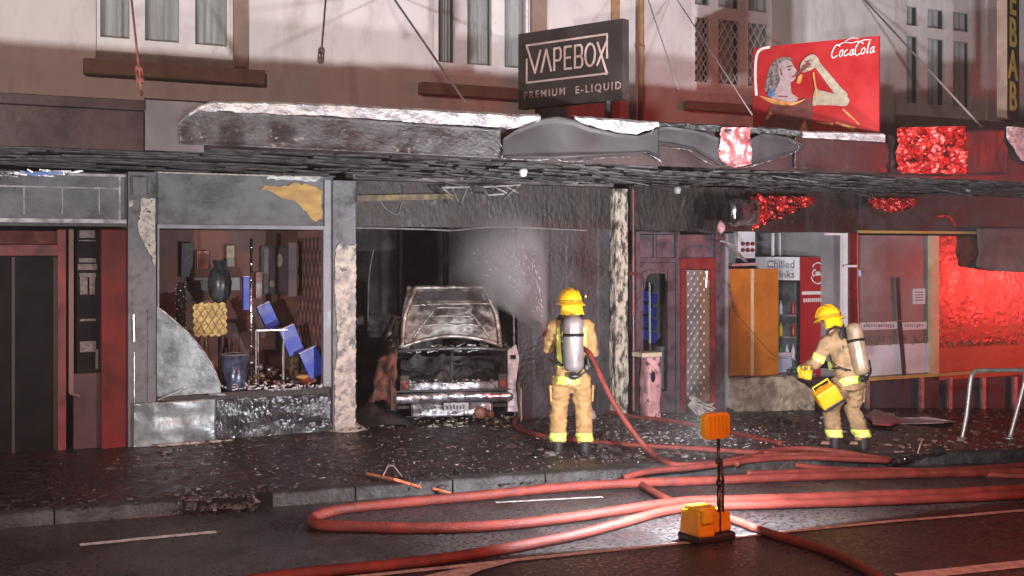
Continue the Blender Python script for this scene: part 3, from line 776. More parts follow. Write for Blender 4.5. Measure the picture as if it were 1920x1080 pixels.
art('painted_hand', [[(1504,128),(1506,116),(1516,106),(1530,102),(1540,112),(1538,122),(1526,128),(1512,132)]], m_a2, .023)
art('painted_fingers', [tap((1508,120),(1524,118),1.5,1.5), tap((1508,125),(1526,123),1.5,1.5), tap((1512,114),(1526,112),1.5,1.5)], m_a3, .026)
art('painted_bottle', [tap((1498,136),(1522,116),4,9)], m_a3, .028)
for g_ in ([(1498,150),(1502,138),(1509,136),(1506,150)], tap((1530,134),(1537,176),3,3), [(1424,166),(1460,176),(1490,183),(1516,178),(1490,188),(1450,182)], tap((1584,200),(1614,228),4,2),
           tap((1572,222),(1606,236),3,7), [(1424,234),(1430,224),(1435,236),(1428,241)], [(1502,242),(1507,226),(1515,216),(1518,236),(1510,245)], tap((1440,210),(1450,198),6,8), tap((1536,220),(1566,226),2,5)):
    art('painted_glow', [g_], m_a4, .031)
art('painted_blue_patch', [[(1442,166),(1448,156),(1456,166),(1450,172)]], m_a5, .034)
# hand drawn script logo
mb = MB()
def scr(pts, w=.0105):
    pp = smooth_path([(*q(*p),0) for p in pts], 5); stroke(mb, [(p.x,p.y) for p in pp], w, fr, .006)
scr([(1578,92),(1573,89),(1567,95),(1563,105),(1566,111),(1573,108)], .013)          # C
scr([(1583,98),(1579,101),(1577,108),(1581,109),(1584,102),(1583,98)]); scr([(1592,99),(1588,101),(1586,108),(1590,109),(1594,106)])
scr([(1602,99),(1598,101),(1596,108),(1600,108),(1603,99),(1602,108),(1606,107)])
scr([(1576,90),(1586,86),(1600,88),(1612,86)], .009)
scr([(1620,91),(1615,87),(1608,95),(1606,105),(1609,110),(1616,107)], .013)          # C
scr([(1622,98),(1618,101),(1617,107),(1621,108),(1624,101),(1622,98)]); scr([(1626,108),(1632,88),(1628,100),(1629,108)]); scr([(1640,98),(1635,100),(1633,107),(1637,107),(1640,98),(1639,107),(1642,106)])
scr([(1612,88),(1622,85),(1634,86)], .010); scr([(1588,84),(1600,80),(1612,82)], .007)
mb.build('script_logo', m_white, cs)
mb = MB()
for x in (.15, SW-.2): mb.bar(fr(x,.3,-.10), fr(x,-.15,-.10), .04, .04); mb.bar(fr(x,.35,-.09), fr(x,-.12,-.55), .025, .025)
mb.build('support_frame', m_soot, cs)
bpy.context.view_layer.update()

# vertical food sign at the far right
kb = thing('projecting_sign', 'tall black sign with large yellow letters reading KEBAB at the far right edge', 'sign', (X(1915,-2.6), -2.6, 3.75))
kx0 = X(1888,-2.6); kzb = Z(1900,225,-2.6); kt = Z(1900,10,-2.6)
kfr = frame((kx0,-2.6,kzb), (0.93,0.37,0), (0,0,1)); ppm = (kt-kzb)/215.0
KW = .50; KH = ppm*(225+140)
mb = MB(); mb.prism([(0,0),(KW,0),(KW,KH),(0,KH)], kfr, -.12, 0); mb.build('panel', m_black, kb)
mb = MB(); mb.box(0,0,0,0,0,0)
mb = MB(); mb.prism([(-.012,0),(-.004,0),(-.004,KH),(-.012,KH)], kfr, -.13, .006); mb.prism([(0,.012),(KW,.012),(KW,.02),(0,.02)], kfr, 0, .004); mb.build('edge_trim', m_brown, kb)
mb = MB()
for i, ch in enumerate('BABEK'):
    zc = ppm*(225 - (205, 145, 84, 23, -38)[i])
    text_mb(mb, ch, .56, frame(kfr(.235, zc, 0), (0.93,0.37,0), (0,0,1)), .004, .012, 'CENTER')
mb.build('lettering', m_kebab, kb)
mb = MB(); text_mb(mb, 'TURKISH', .05, frame(kfr(.22,.045,0), (0.93,0.37,0), (0,0,1)), .004, .001) if False else None
# ================================================================== SHOPFRONTS
def ubox(mb, u0, u1, v0, v1, yf, yb):        # box whose front face spans a window of sight lines on the plane y = yf
    x0, x1 = X(u0, yf), X(u1, yf); um = (u0+u1)/2
    mb.box(x0, x1, yf, yb, Z(um, v1, yf), Z(um, v0, yf))
def floor_z(x): return slope(x) - 0.02
def gbox(mb, u0, u1, v0, yf, yb):            # box standing on the ground
    x0, x1 = X(u0, yf), X(u1, yf)
    mb.box(x0, x1, yf, yb, floor_z(x1) - 0.15, Z((u0+u1)/2, v0, yf))
ZT = 3.07
# ---- left shop: red doorway
sa = thing('shopfront', 'dark red painted shop doorway at the left edge below a grey metal transom panel', 'shopfront', (X(60), 0, 0))
mb = MB(); mb.box(XL, X(238,-.1), -.10, .3, 2.47, ZT); mb.build('header_wall', m_soot, sa)
mb = MB(); mb.box(X(-300,-.13), X(233,-.13), -.14, -.102, 2.55, 3.02); mb.build('transom_panel', m_greyboard, sa)
mb = MB()
for z0, z1 in ((2.505,2.549),(3.021,3.05)): mb.box(X(-300,-.13), X(236,-.13), -.165, -.102, z0, z1)
for u in (44, 116, 185): mb.box(X(u,-.14), X(u+2,-.14), -.144, -.139, 2.60, 2.88)
mb.box(X(222,-.14), X(226,-.14), -.15, -.139, 2.55, 3.02); mb.box(X(-300,-.14), X(222,-.14), -.147, -.139, 2.885, 2.90)
mb.build('transom_frame', m_steel, sa)
mb = MB(); rnd = random.Random(5)
for i in range(16):
    u = rnd.uniform(-60,120); L = rnd.uniform(20,60)
    mb.bar(P(u, 322+rnd.uniform(-4,6), -.18), P(u+L, 324+rnd.uniform(-5,8), -.19), .03, .015)
mb.build('torn_foil_strip', m_foil, sa)
mb = MB(); mb.bar(P(38,322,-.20), P(70,329,-.21), .03, .03); mb.bar(P(66,325,-.21), P(118,324,-.21), .02, .035); mb.build('torn_blue_plastic', M('torn_blue_plastic', (0.10,0.19,0.55), (0.3,0.35,0.5), 12, .4), sa)
mb = MB(); mb.box(XL, X(240), .8, .9, -.3, 2.5); mb.build('dark_wall', m_dark, sa)  # near-black plane added so the recess reads as unlit
mb = MB(); gbox(mb, 190, 239, 430, -.08, .35); mb.build('pilaster', m_red, sa, bevel=.01)
mb = MB(); gbox(mb, 108, 124, 430, -.02, .12); ubox(mb, -300, 108, 458, 480, -.02, .10); gbox(mb, -60, -44, 430, -.02, .12); mb.build('door_frame', m_redb, sa, bevel=.006)
mb = MB(); ubox(mb, -300, 107, 432, 457, .02, .06); mb.build('transom_light', M('red_brown_glass', (0.12,0.03,0.025), (0.06,0.02,0.015), 4, .2), sa)
mb = MB(); gbox(mb, -42, 107, 481, .06, .09); mb.build('door_leaf', m_dark, sa)
mb = MB()
for a, b in ((-42,-36),(22,28),(100,107)): gbox(mb, a, b, 482, .04, .10)
mb.build('door_stile', M('dark_brown_timber', (0.03,0.018,0.015), None, 4, .6), sa)
mb = MB(); ubox(mb, 144, 189, 432, 700, .06, .08); mb.build('sidelight', m_dark, sa)
mb = MB(); gbox(mb, 138, 189, 700, -.01, .12); mb.build('stallriser', M('maroon_riser', (0.05,0.012,0.012), None, 3, .5), sa)
mb = MB(); ubox(mb, 129, 138, 430, 738, -.03, .02); mb.bar(P(131,738,-.03), P(150,742,-.03), .03, .02); mb.build('conduit', M('brown_conduit', (0.16,0.08,0.06), None, 3, .5), sa)
for (a, b, c, d) in [(149,178,432,446),(148,180,450,452),(148,180,484,492),(146,182,495,506),(149,180,512,520),(150,164,520,552),(168,178,520,552),(150,180,598,602),(150,180,640,660),(179,184,655,692)]:
    mb = MB(); ubox(mb, a, b, c, d, .052, .058); mb.build('notice', M('faded_notice', (0.17,0.14,0.13), (0.07,0.05,0.05), 22, .6, stretch=(1,1,2)), sa)

# ---- pillars between the shops
p1 = thing('pillar', 'sooty grey pillar with spalled white plaster near its top beside the red doorway', 'pillar', (X(266), -.1, 0), group='street pillars between shopfronts')
mb = MB(); gbox(mb, 240, 293, 322, -.12, .3); mb.build('shaft', m_pillar, p1, bevel=.008)
mb = MB(); ubox(mb, 249, 276, 331, 366, -.17, -.121); mb.build('cap_block', m_pillar, p1, bevel=.008)
def patch(name, pts, y, mat, parent, th=.02, jag=2.5, seed=1):
    rnd = random.Random(seed); out = []
    for (a, b), (c, d) in zip(pts, pts[1:]+[pts[0]]):
        n = max(2, int(math.hypot(c-a, d-b)/6))
        for i in range(n):
            t_ = i/n; out.append((a+(c-a)*t_+rnd.uniform(-jag,jag)*.6, b+(d-b)*t_+rnd.uniform(-jag,jag)))
    w = [P(u, v, y) for u, v in out]; n = len(w)
    mb = MB(); mb.add([(p.x, y, p.z) for p in w] + [(p.x, y+th, p.z) for p in w], [tuple(range(n)), tuple(range(n,2*n))[::-1]] + [(i, n+i, n+(i+1)%n, (i+1)%n) for i in range(n)])
    return mb.build(name, mat, parent)
patch('spalled_plaster', [(262,372),(291,372),(291,470),(291,500),(284,480),(272,462),(262,446),(258,420),(263,395)], -.137, m_plaster, p1, seed=2)
patch('spalled_plaster', [(241,376),(250,376),(250,386),(242,388)], -.137, m_plaster, p1, seed=3, jag=1)
mb = MB(); mb.tube([P(251,590,-.14), P(252,640,-.14)], .012, 6); mb.tube([P(252,660,-.135), P(252,760,-.135)], .006, 6); mb.build('wet_edge_strip', m_chrome, p1)
mb = MB(); ubox(mb, 277, 290, 580, 835, -.135, -.121); mb.build('cover_strip', m_pillar, p1)
p2 = thing('pillar', 'pillar with grey sooty top and pale peeling lower half between display window and burnt bay', 'pillar', (X(645), -.1, 0), group='street pillars between shopfronts')
mb = MB(); gbox(mb, 624, 668, 338, -.10, .5); mb.build('shaft', m_pillar, p2, bevel=.01)
patch('peeling_paint', [(629,470),(640,452),(655,462),(667,455),(667,800),(628,806),(627,700),(634,640),(628,560)], -.118, M('peeling_cream_paint', (0.60,0.55,0.46), (0.30,0.28,0.27), 9, .6, bump=.8, bscale=30, dirt=(0.12,0.12,0.13), dscale=8, dsep=(.52,.62)), p2, seed=4)
mb = MB(); mb.lathe([(.30,-.06),(.25,.01),(.17,.05),(.10,.12)], (X(652,-.05), .05, 0), n=14); mb.build('rubble_foot', m_plaster, p2)
p3 = thing('pillar', 'charred timber post with blistered white paint between burnt bay and burnt doorway', 'pillar', (X(1166), -.1, 0), group='street pillars between shopfronts')
mb = MB(); x0, x1 = X(1154,-.1), X(1179,-.1); n = 60
def post(a, b):
    ang = a*2*math.pi; z = -.2 + 3.25*b; rx, ry = (x1-x0)/2, .10
    k = 1 + .12*nz(math.cos(ang)*2, z*3, math.sin(ang)*2, 1) + .10*nz(ang*3, z*9, 4, 1)
    cx = (x0+x1)/2 + .012*nz(0, z, 9, 2)
    ca, sa_ = math.cos(ang), math.sin(ang)
    q_ = 1/max(abs(ca), abs(sa_))**.8
    return (cx + rx*ca*q_*k, .0 + ry*sa_*q_*k, z)
mb.grid(post, 24, 90); mb.build('shaft', m_charwood, p3)
mb = MB(); mb.tube([P(1187,355,-.12), P(1188,770,-.12)], .022, 10); mb.tube([P(1178,513,-.14), P(1196,513,-.14)], .02, 8); mb.build('red_pipe', M('scorched_red_pipe', (0.2,0.035,0.035), (0.08,0.03,0.03), 6, .4), p3)

# ---- display window shop
sb = thing('shopfront', 'gift shop display window with broken glass, wet zinc sheets and black tiled stallriser', 'shopfront', (X(456), 0, 0))
xl, xr = X(293), X(624)
mb = MB(); ubox(mb, 290, 624, 326, 428, -.03, .02); mb.build('transom_board', m_greyboard, sb)
mb = MB(); mb.box(xl, xr, .021, 1.4, 2.46, ZT); mb.build('bulkhead', m_soot, sb)
mb = MB(); mb.box(xl, xr, -.06, -.031, 2.455, 2.50); mb.box(X(604), X(622), -.055, .03, .55, 2.454); mb.box(X(293), X(297), -.05, .03, .55, 2.454); mb.box(X(606), X(620), -.058, -.031, 2.501, 3.06); mb.build('window_frame', m_grey, sb)
patch('exposed_wood', [(480,352),(500,348),(520,352),(548,345),(585,346),(604,356),(604,412),(592,414),(580,404),(566,386),(548,374),(524,368),(512,358),(496,358)], -.042, m_wood, sb, th=.01, seed=5, jag=3)
patch('exposed_wood', [(502,330),(580,330),(600,334),(592,340),(540,338),(500,336)], -.043, m_flash, sb, th=.01, seed=6, jag=1.5)
mb = MB(); mb.box(xl, xr, 1.35, 1.42, 0, ZT); mb.box(xl-.05, xl, .0, 1.4, 0, ZT); mb.build('display_back_wall', M('dark_red_brown_wall', (0.16,0.06,0.045), (0.07,0.03,0.025), 2.5, .7, dirt=(0.12,0.09,0.08), dscale=3, dsep=(.56,.7)), sb)
mb = MB(); mb.box(xr-.04, xr-.02, .03, 1.35, .55, 2.46); mb.build('quilted_side_wall', m_pinkw, sb)
mb = MB()                                    # diamond trellis on the side wall
xx = xr-.046
for sg_ in (1, -1):
    for k in range(-12, 24):
        pts = [( .04+.33*k*.5+ sg_*(i*.05), .56+i*.19/2) for i in range(41)]
        pts = [p_ for p_ in pts if .04 < p_[0] < 1.33 and p_[1] < 2.45]
        if len(pts) > 1: mb.bar((xx,pts[0][0],pts[0][1]), (xx-.001*sg_,pts[-1][0],pts[-1][1]), .012, .014)
mb.build('trellis', M('dark_trellis', (0.07,0.045,0.05), None, 3, .6), sb)
mb = MB(); mb.box(xl, xr, -.02, 1.35, .46, .54); mb.build('display_shelf', m_sootbrown, sb)
mb = MB()
mb.grid(lambda a, b: (X(405)+(X(626)-X(405))*a, -.04 - .012*nz(a*6, b*3, 2, 1.2), floor_z(4)-.1 + (.46-floor_z(4)+.1)*b), 40, 12); mb.box(X(293), X(626), -.035, .2, -.2, .455)
mb.build('stallriser', m_wettile, sb)
mb = MB(); rnd = random.Random(11)
for i in range(70):
    u = rnd.uniform(395, 622); v = 726 + rnd.gauss(0,3) + (420-u)*.02
    p_ = P(u, v, -.06+rnd.uniform(-.02,.05)); R = Matrix.Rotation(rnd.uniform(0,6.28),3,Vector((rnd.random(),rnd.random(),1)))
    mb.obox(p_, (rnd.uniform(.01,.07), rnd.uniform(.01,.03), rnd.uniform(.006,.02)), R)
mb.build('glass_shards', m_debrisw, sb)
zpane = [(294,575),(308,585),(330,604),(355,626),(375,650),(393,676),(405,700),(413,722),(414,736),(294,744)]
patch('broken_pane', zpane, -.075, m_zinc, sb, th=.012, seed=7, jag=.4)
mb = MB()
for a, b in zip(zpane[:8], zpane[1:8]): mb.tube([P(*a, -.08), P(*b, -.08)], .008, 6)
mb.build('shining_pane_edge', m_flash, sb)
for q_, r_ in (([P(296,750,-.13), P(352,727,-.13)], .006), ([P(390,739,-.10), P(422,740,-.10)], .014), ([P(500,731,-.07), P(560,729,-.07)], .009)):
    mb = MB(); mb.tube(q_, r_, 6); mb.build('bright_metal_edge', m_flash, sb)
mb = MB()
x0, x1 = X(250,-.15), X(404,-.12)
mb.grid(lambda a, b: (x0+(x1-x0)*a, -.165+.04*a -.02*nz(a*3, b*3, 1, 1.3), -.06 + .55*b + .015*nz(a*5,b,3,2)), 40, 20)
mb.build('leaning_zinc_sheet', m_zinc, sb, solid=.004, smooth=True)
mb = MB(); rnd = random.Random(12)
for i in range(40):
    p_ = P(rnd.uniform(300,440), 826+rnd.gauss(0,4), -.25); p_.z = gz(p_.x, p_.y)+.015; mb.ball(p_, (rnd.uniform(.02,.07), rnd.uniform(.02,.05), rnd.uniform(.008,.02)), 6, 4)
mb.build('plaster_crumbs', m_plaster, sb)
mb = MB(); rnd = random.Random(13)          # glistening wet scale at the foot of the right pillar
for i in range(90):
    p_ = P(rnd.triangular(470, 665, 640), rnd.uniform(745,805), -.075); mb.obox(p_, (rnd.uniform(.01,.05), .01, rnd.uniform(.006,.025)), Matrix.Rotation(rnd.uniform(-.6,.6),3,'Y'))
mb.build('wet_scale', M('wet_blue_grey_scale', (0.36,0.39,0.47), (0.2,0.22,0.28), 20, .2, metal=.3), sb)['kind'] = 'stuff'

# objects in the display window
def at_shelf(u, y): return Vector((X(u, y), y, .54))
o = at_shelf(339, .6); mb = MB(); t = thing('mosaic_vase', 'tall mirrored mosaic vase standing in the broken display window', 'vase', o)
H = Z(339, 530, .6) - .54; mb.lathe([(.055,0),(.065,.1),(.06,H*.5),(.05,H*.9),(.04,H)], o, n=14); mb.build('body', m_dark, t)
mb = MB()
for i in range(90):
    a = i*2.4; h = H*(i+.5)/90; r_ = .063
    mb.ball(o+Vector((r_*math.cos(a), r_*math.sin(a), h)), .011, 6, 4)
mb.build('mirror_tiles', m_chrome, t, smooth=True)
mb = MB(); fr3 = frame(P(365,629,.5), (1,0,0), (0,0,1)); w3_ = X(423,.5)-X(365,.5); h3_ = Z(394,571,.5)-Z(394,629,.5)
pl_ = []
for sd in range(4):
    n = 9
    for i in range(n):
        t_ = i/n; k = .025 if i % 2 else 0
        pl_.append([(w3_*t_, -k), (w3_+k, h3_*t_), (w3_*(1-t_), h3_+k), (-k, h3_*(1-t_))][sd])
mb.prism(pl_, fr3, -.04, 0)
o = tag(mb.build('lace_cushion', M('yellow_lace', (0.62,0.48,0.18), (0.3,0.22,0.08), 30, .8, vor=0), bevel=.003), 'pale yellow zigzag edged cushion in the broken display window', 'cushion')
mb = MB()
for sg_ in (1,-1):
    for k in range(-6, 8):
        a_ = k*.09; q0 = (max(0,a_), 0 if a_ >= 0 else -a_*1.6); 
        pts = [(a_+i*.01, i*.016 if sg_ > 0 else h3_-i*.016) for i in range(60)]
        pts = [p_ for p_ in pts if 0.01 <= p_[0] <= w3_-.01 and .01 <= p_[1] <= h3_-.01]
        if len(pts) > 2: mb.bar(fr3(*pts[0], .004), fr3(*pts[-1], .0045*1.0+.0005*sg_), .006, .008)
lo = mb.build('lattice', M('dark_gold_thread', (0.22,0.15,0.05), None, 3, .8), o, local=False)
mb = MB(); top = P(471, 447, .25); bot = Vector((top.x, .25, .54)); mb.tube([bot, top], .018, 10)
for i in range(9):
    mb.ball(bot.lerp(top, .06+i*.11), .026, 8, 6)
mb.lathe([(.10,0),(.09,.015),(.02,.03)], bot, n=16)
tag(mb.build('display_pole', m_chrome, smooth=True), 'bright chrome pole standing in the middle of the display window', 'pole')
o = at_shelf(503, .45); t = thing('side_table', 'small wire side table standing beside the chrome pole in the display', 'table', o)
zt_ = Z(505, 616, .45)
mb = MB(); mb.box(X(476,.4), X(536,.4), .3, .62, zt_-.02, zt_); mb.build('table_top', m_steel, t)
for uu, yy in ((480,.32),(532,.32),(484,.6),(530,.6)):
    mb = MB(); mb.tube([(X(uu,yy),yy,.54),(X(uu,yy),yy,zt_-.02)], .008, 6); mb.build('leg', m_steel, t)
def slab(u, v, wpx, hpx, deg, y, name, label, mat=m_blue, cat='box', dep=.07):
    c = P(u, v, y); s_ = (P(u+10, v, y).x - c.x)/10
    mb = MB(); R = Matrix.Rotation(rad(-deg), 3, 'Y')
    t = thing(name, label, cat, c, group='blue boxes in the display window' if mat is m_blue else None)
    mb.obox(c, (wpx*s_, dep, hpx*s_), R); mb.build('case', mat, t, bevel=.004)
    mb = MB(); mb.obox(c + R @ Vector((0,0,hpx*s_*.5)), (wpx*s_*.96, dep*.9, .012), R); mb.build('rim', m_paper, t)
    return t
slab(502, 592, 26, 46, 25, .75, 'gift_box', 'small tilted blue box behind the wire side table')
slab(546, 638, 30, 52, 22, .35, 'gift_box', 'middle blue box leaning against the pink quilted wall')
slab(586, 680, 34, 52, 24, .2, 'gift_box', 'lowest blue box, fallen over at the right corner of the display')
slab(461, 550, 12, 62, 0, .5, 'gift_box', 'narrow upright blue box hidden behind the chrome pole')
mb = MB(); c = P(568, 708, .15); mb.ball(c+Vector((0,0,.01)), (.09,.05,.03), 10, 6); tag(mb.build('straw_bundle', m_wood), 'small yellow straw bundle under the lowest blue box', 'bundle')
o = at_shelf(440, .2); t = thing('bucket', 'blue grey metal bucket beside the edge of the broken pane', 'bucket', o)
H = Z(440, 664, .2)-.54; mb = MB(); mb.lathe([(.12,0),(.13,.02),(.165,H),(.155,H),(.12,.03)], o, n=20); mb.build('body', M('blue_grey_metal', (0.12,0.16,0.26), (0.05,0.06,0.10), 6, .3, metal=.4), t, smooth=True)
mb = MB(); mb.tube([o+Vector((.165*math.cos(a*.3142), .165*math.sin(a*.3142), H)) for a in range(20)], .010, 6, closed=True); mb.build('rim', m_steel, t)
t = thing('picture_frame', 'dark framed picture with an oval beige mirror on the display back wall', 'picture', P(515, 508, 1.3))
mb = MB(); ubox(mb, 490, 545, 462, 552, 1.28, 1.345); mb.build('board', m_soot, t); mb = MB(); ubox(mb, 495, 540, 466, 548, 1.27, 1.279); mb.build('frame', M('dark_mauve', (0.10,0.06,0.07), None, 4, .5), t)
mb = MB(); mb.ball(P(524,488,1.26), (.05,.012,.09), 14, 8); mb.build('oval_mirror', M('beige_oval', (0.42,0.38,0.3), None, 5, .4), t, smooth=True)
mb = MB(); mb.ball(P(511,532,1.26), (.045,.012,.05), 10, 6); mb.build('pale_motif', M('faded_motif', (0.3,0.24,0.2), None, 8, .5), t, smooth=True)
mb = MB(); ubox(mb, 541, 556, 455, 556, .9, .905); tag(mb.build('hanging_cloth', M('mauve_grey_cloth', (0.24,0.2,0.22), None, 5, .8)), 'mauve grey cloth strip hanging beside the picture frame', 'cloth')
o = at_shelf(412, .9); t = thing('dark_urn', 'squat dark urn on a stand at the back of the display', 'urn', o)
mb = MB(); zz = Z(412, 488, .9)-.54
mb.lathe([(.10,0),(.10,.02),(.02,.04),(.02,zz*.62),(.10,zz*.64)], o, n=14); mb.build('stand', m_soot, t)
mb = MB(); mb.lathe([(.06,zz*.645),(.13,zz*.72),(.15,zz*.82),(.11,zz*.92),(.07,zz*.95),(.09,zz)], o, n=18); mb.build('urn_body', M('dark_teal_grey', (0.05,0.065,0.07), (0.02,0.025,0.026), 6, .35), t, smooth=True)
rnd = random.Random(21)                      # jumble of ornaments on the shelf and back wall
orn = M('ornament_mix', (0.30,0.20,0.07), (0.04,0.05,0.03), 14, .4, sep=(.4,.6)); ornr = M('ornament_red', (0.28,0.06,0.03), (0.1,0.03,0.02), 8, .4); orng = M('ornament_green', (0.08,0.12,0.05), None, 8, .4)
names = ['amber', 'tall amber', 'green', 'rust red', 'squat amber', 'small red', 'slim green', 'mottled', 'dark red', 'round green']
for i, (uu, hh, mt, lb) in enumerate([(305,.30,orng,'green jar partly behind the top of the broken pane'),(356,.34,orn,'mottled bottle between mosaic vase and lace cushion'),(378,.22,orn,'squat mottled jar below the lace cushion'),
        (318,.18,ornr,'low rust jar at the left end of the display shelf'),(386,.62,orn,'tall slim mottled bottle behind the lace cushion'),(352,.55,ornr,'tall rust flask behind the mosaic vase'),(552,.5,orn,'mottled flask in front of the quilted wall'),(398,.26,orn,'mottled gold jar below the right corner of the cushion'),(436,.52,ornr,'tall rust red bottle left of the chrome pole'),(447,.30,orng,'dark green bottle just above the bucket'),(425,.40,ornr,'rust red jar above the bucket beside the bust')]):
    o = at_shelf(uu, .8+.05*i); mb = MB(); mb.lathe([(.045,0),(.06,.05),(.062,hh*.55),(.03,hh*.7),(.022,hh),(.03,hh+.01)], o, n=14)
    t = tag(mb.build('ornament_jar', mt, smooth=True), lb, 'jar', 'ornament jars in the display window')
for i, (a_, b_, c_, d_, mt) in enumerate([(370,392,470,505,ornr),(340,362,455,520,m_soot),(425,440,460,500,orn),(480,492,510,560,ornr),(365,450,520,545,m_grey)]):
    mb = MB(); ubox(mb, a_, b_, c_, d_, 1.27, 1.345); tag(mb.build('wall_plaque', mt, bevel=.005), ['small red plaque on the display back wall','black plaque above the mosaic vase','narrow mottled plaque right of the bust','rust red plaque beside the chrome pole','wide grey shelf board behind the bust'][i], 'plaque')

# ---- burnt out bay
sc = thing('shopfront', 'burnt out black shop bay open to the street with the car inside', 'shopfront', (X(900), 0, 0))
xl, xr = X(668), X(1160)
mb = MB(); mb.box(xl, xr, .02, .12, 2.50, ZT); mb.build('header', m_sootbrown, sc)
mb = MB(); mb.box(xl-.3, xl, .5, 3.7, -.5, ZT); mb.box(xr, xr+.2, .12, 3.7, -.5, ZT); mb.box(xl, xr, 3.5, 3.7, -.5, ZT); mb.box(xl, xr, .12, 3.7, 3.08, 3.16); mb.build('inner_walls', m_charwall, sc)
mb = MB(); mb.tube(smooth_path([P(668,427,-.02),P(720,428,-.03),(P(800,430,-.02)),P(850,432,-.03),P(900,427,-.02),P(960,426,-.03),P(1100,432,-.02)], 5), .012, 6); mb.build('door_rail', m_steel, sc)
mb = MB(); mb.bar(P(668,372,-.03), P(855,368,-.03), .03, .07); mb.build('wood_strip', M('sooty_wood', (0.22,0.17,0.08), (0.08,0.06,0.04), 8, .7), sc)
mb = MB(); mb.tube([P(962,430,.0), P(965,795,.0)], .014, 8); mb.tube([P(971,560,.03), P(974,795,.03)], .009, 8); mb.build('door_track', M('sooty_steel_track', (0.30,0.28,0.30), (0.12,0.11,0.12), 8, .35, metal=.5), sc)
mb = MB(); x0, x1 = X(974), X(1156)
mb.grid(lambda a, b: (x0+(x1-x0)*a, .06+.01*nz(a*4,b*3,2,1)-.004*(1 if int(a*6)%2 else 0), -.3+2.8*b), 90, 20); mb.build('door_panel', M('scorched_door_panel', (0.042,0.038,0.042), (0.016,0.014,0.015), 2.2, .5, bump=.6, bscale=16, dirt=(0.09,0.078,0.08), dscale=3, dsep=(.6,.72)), sc, smooth=True)
m_brk = M('grey_burnt_metal', (0.24,0.22,0.21), (0.08,0.07,0.07), 9, .5, metal=.4)
for grp in ([((828,352),(850,368)),((850,352),(848,378)),((875,352),(862,385)),((862,384),(846,356)),((880,350),(884,362)),((828,352),(880,351))], [((905,352),(915,365)),((915,366),(945,364)),((925,350),(950,362)),((975,345),(945,372)),((950,350),(972,362)),((905,351),(975,347))]):
    mb = MB()
    for a_, b_ in grp: mb.bar(P(*a_, -.25), P(*b_, -.3), .03, .02)
    mb.build('hanging_bracket', m_brk, sc)
mb = MB(); mb.tube(smooth_path([P(712,372,.0),P(722,390,.0),P(745,402,.0),P(753,380,.0)], 6), .006, 5); mb.tube(smooth_path([P(700,470,.0),P(692,520,.5),P(690,600,.8)], 6), .008, 5); mb.build('hanging_cable', m_grey, sc)
mb = MB(); rnd = random.Random(32)           # charred framing inside
for i in range(5):
    x_ = xl + (xr-xl)*(i+.5)/5; mb.box(x_, x_+.05, 3.4, 3.46, -.3, 3.05)
mb.build('charred_framing', m_sootbrown, sc)
mb = MB(); c = P(1048, 470, .02); 
mb = MB(); mb.lathe([(.13,0),(.10,.10),(.04,.16)], Vector((X(1098,-.1), -.15, slope(8)-.02)), n=14); tag(mb.build('plaster_heap', m_plaster), 'small pale plaster heap at the foot of the charred post', 'rubble heap')

# ---- burnt doorway
sd = thing('shopfront', 'scorched shop doorway with red framed doors right of the charred timber post', 'shopfront', (X(1275), 0, 0))
mb = MB(); ubox(mb, 1180, 1610, 352, 434, .0, .1); mb.build('header', m_sootbrown, sd)
mb = MB()
for a, b in ((1192,1200),(1268,1275),(1342,1350)): gbox(mb, a, b, 434, -.03, .08)
ubox(mb, 1200, 1268, 484, 492, -.02, .06); ubox(mb, 1200, 1268, 434, 439, -.02, .06); ubox(mb, 1226, 1230, 440, 484, -.01, .05)
mb.build('door_surround', m_purple, sd)
mb = MB(); ubox(mb, 1200, 1226, 440, 483, .03, .05); ubox(mb, 1231, 1267, 440, 483, .03, .05); ubox(mb, 1275, 1342, 440, 483, .03, .05); mb.build('transom_light', M('smoky_glass', (0.10,0.08,0.10), (0.05,0.045,0.05), 3, .25), sd)
mb = MB(); ubox(mb, 1276, 1341, 484, 504, -.03, .05); gbox(mb, 1276, 1286, 505, -.03, .05); gbox(mb, 1333, 1341, 505, -.03, .05); mb.build('red_door_frame', m_redb, sd)
mb = MB(); gbox(mb, 1200, 1206, 493, .0, .05); gbox(mb, 1252, 1267, 493, .0, .05); ubox(mb, 1206, 1252, 493, 508, .0, .05); ubox(mb, 1206, 1252, 735, 775, .0, .05); mb.build('door_leaf', m_purple, sd)
patch('broken_glass_edge', [(1206,508),(1252,508),(1250,530),(1248,512),(1225,512),(1212,518),(1207,550)], -.01, m_purple, sd, th=.01, jag=2, seed=8)
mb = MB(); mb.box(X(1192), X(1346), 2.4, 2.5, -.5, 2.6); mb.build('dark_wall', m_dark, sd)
mb = MB(); ubox(mb, 1287, 1310, 506, 745, .01, .03); mb.build('dark_door_glass', m_fglass, sd)
mb = MB(); ubox(mb, 1310, 1332, 506, 752, .01, .03); mb.build('brown_door_panel', M('brown_door_panel', (0.20,0.11,0.045), (0.14,0.075,0.03), 3, .5), sd)
mb = MB(); ubox(mb, 1324, 1331, 508, 540, -.02, .0); mb.build('door_handle', m_chrome, sd, bevel=.02)
mb = MB()                                    # diamond security mesh with bright knuckles
for r_ in range(23):
    for c_ in range(3):
        u = 1290 + c_*12 + (6 if r_ % 2 else 0) + (6 if r_ > 8 and False else 0); v = 512 + r_*10.3
        if u > 1331: continue
        p_ = P(u, v, -.02); mb.ball(p_, (.016,.006,.022), 6, 4)
mb.build('mesh_knuckle', M('pale_mesh', (0.55,0.5,0.48), None, 5, .4), sd)
mb = MB()
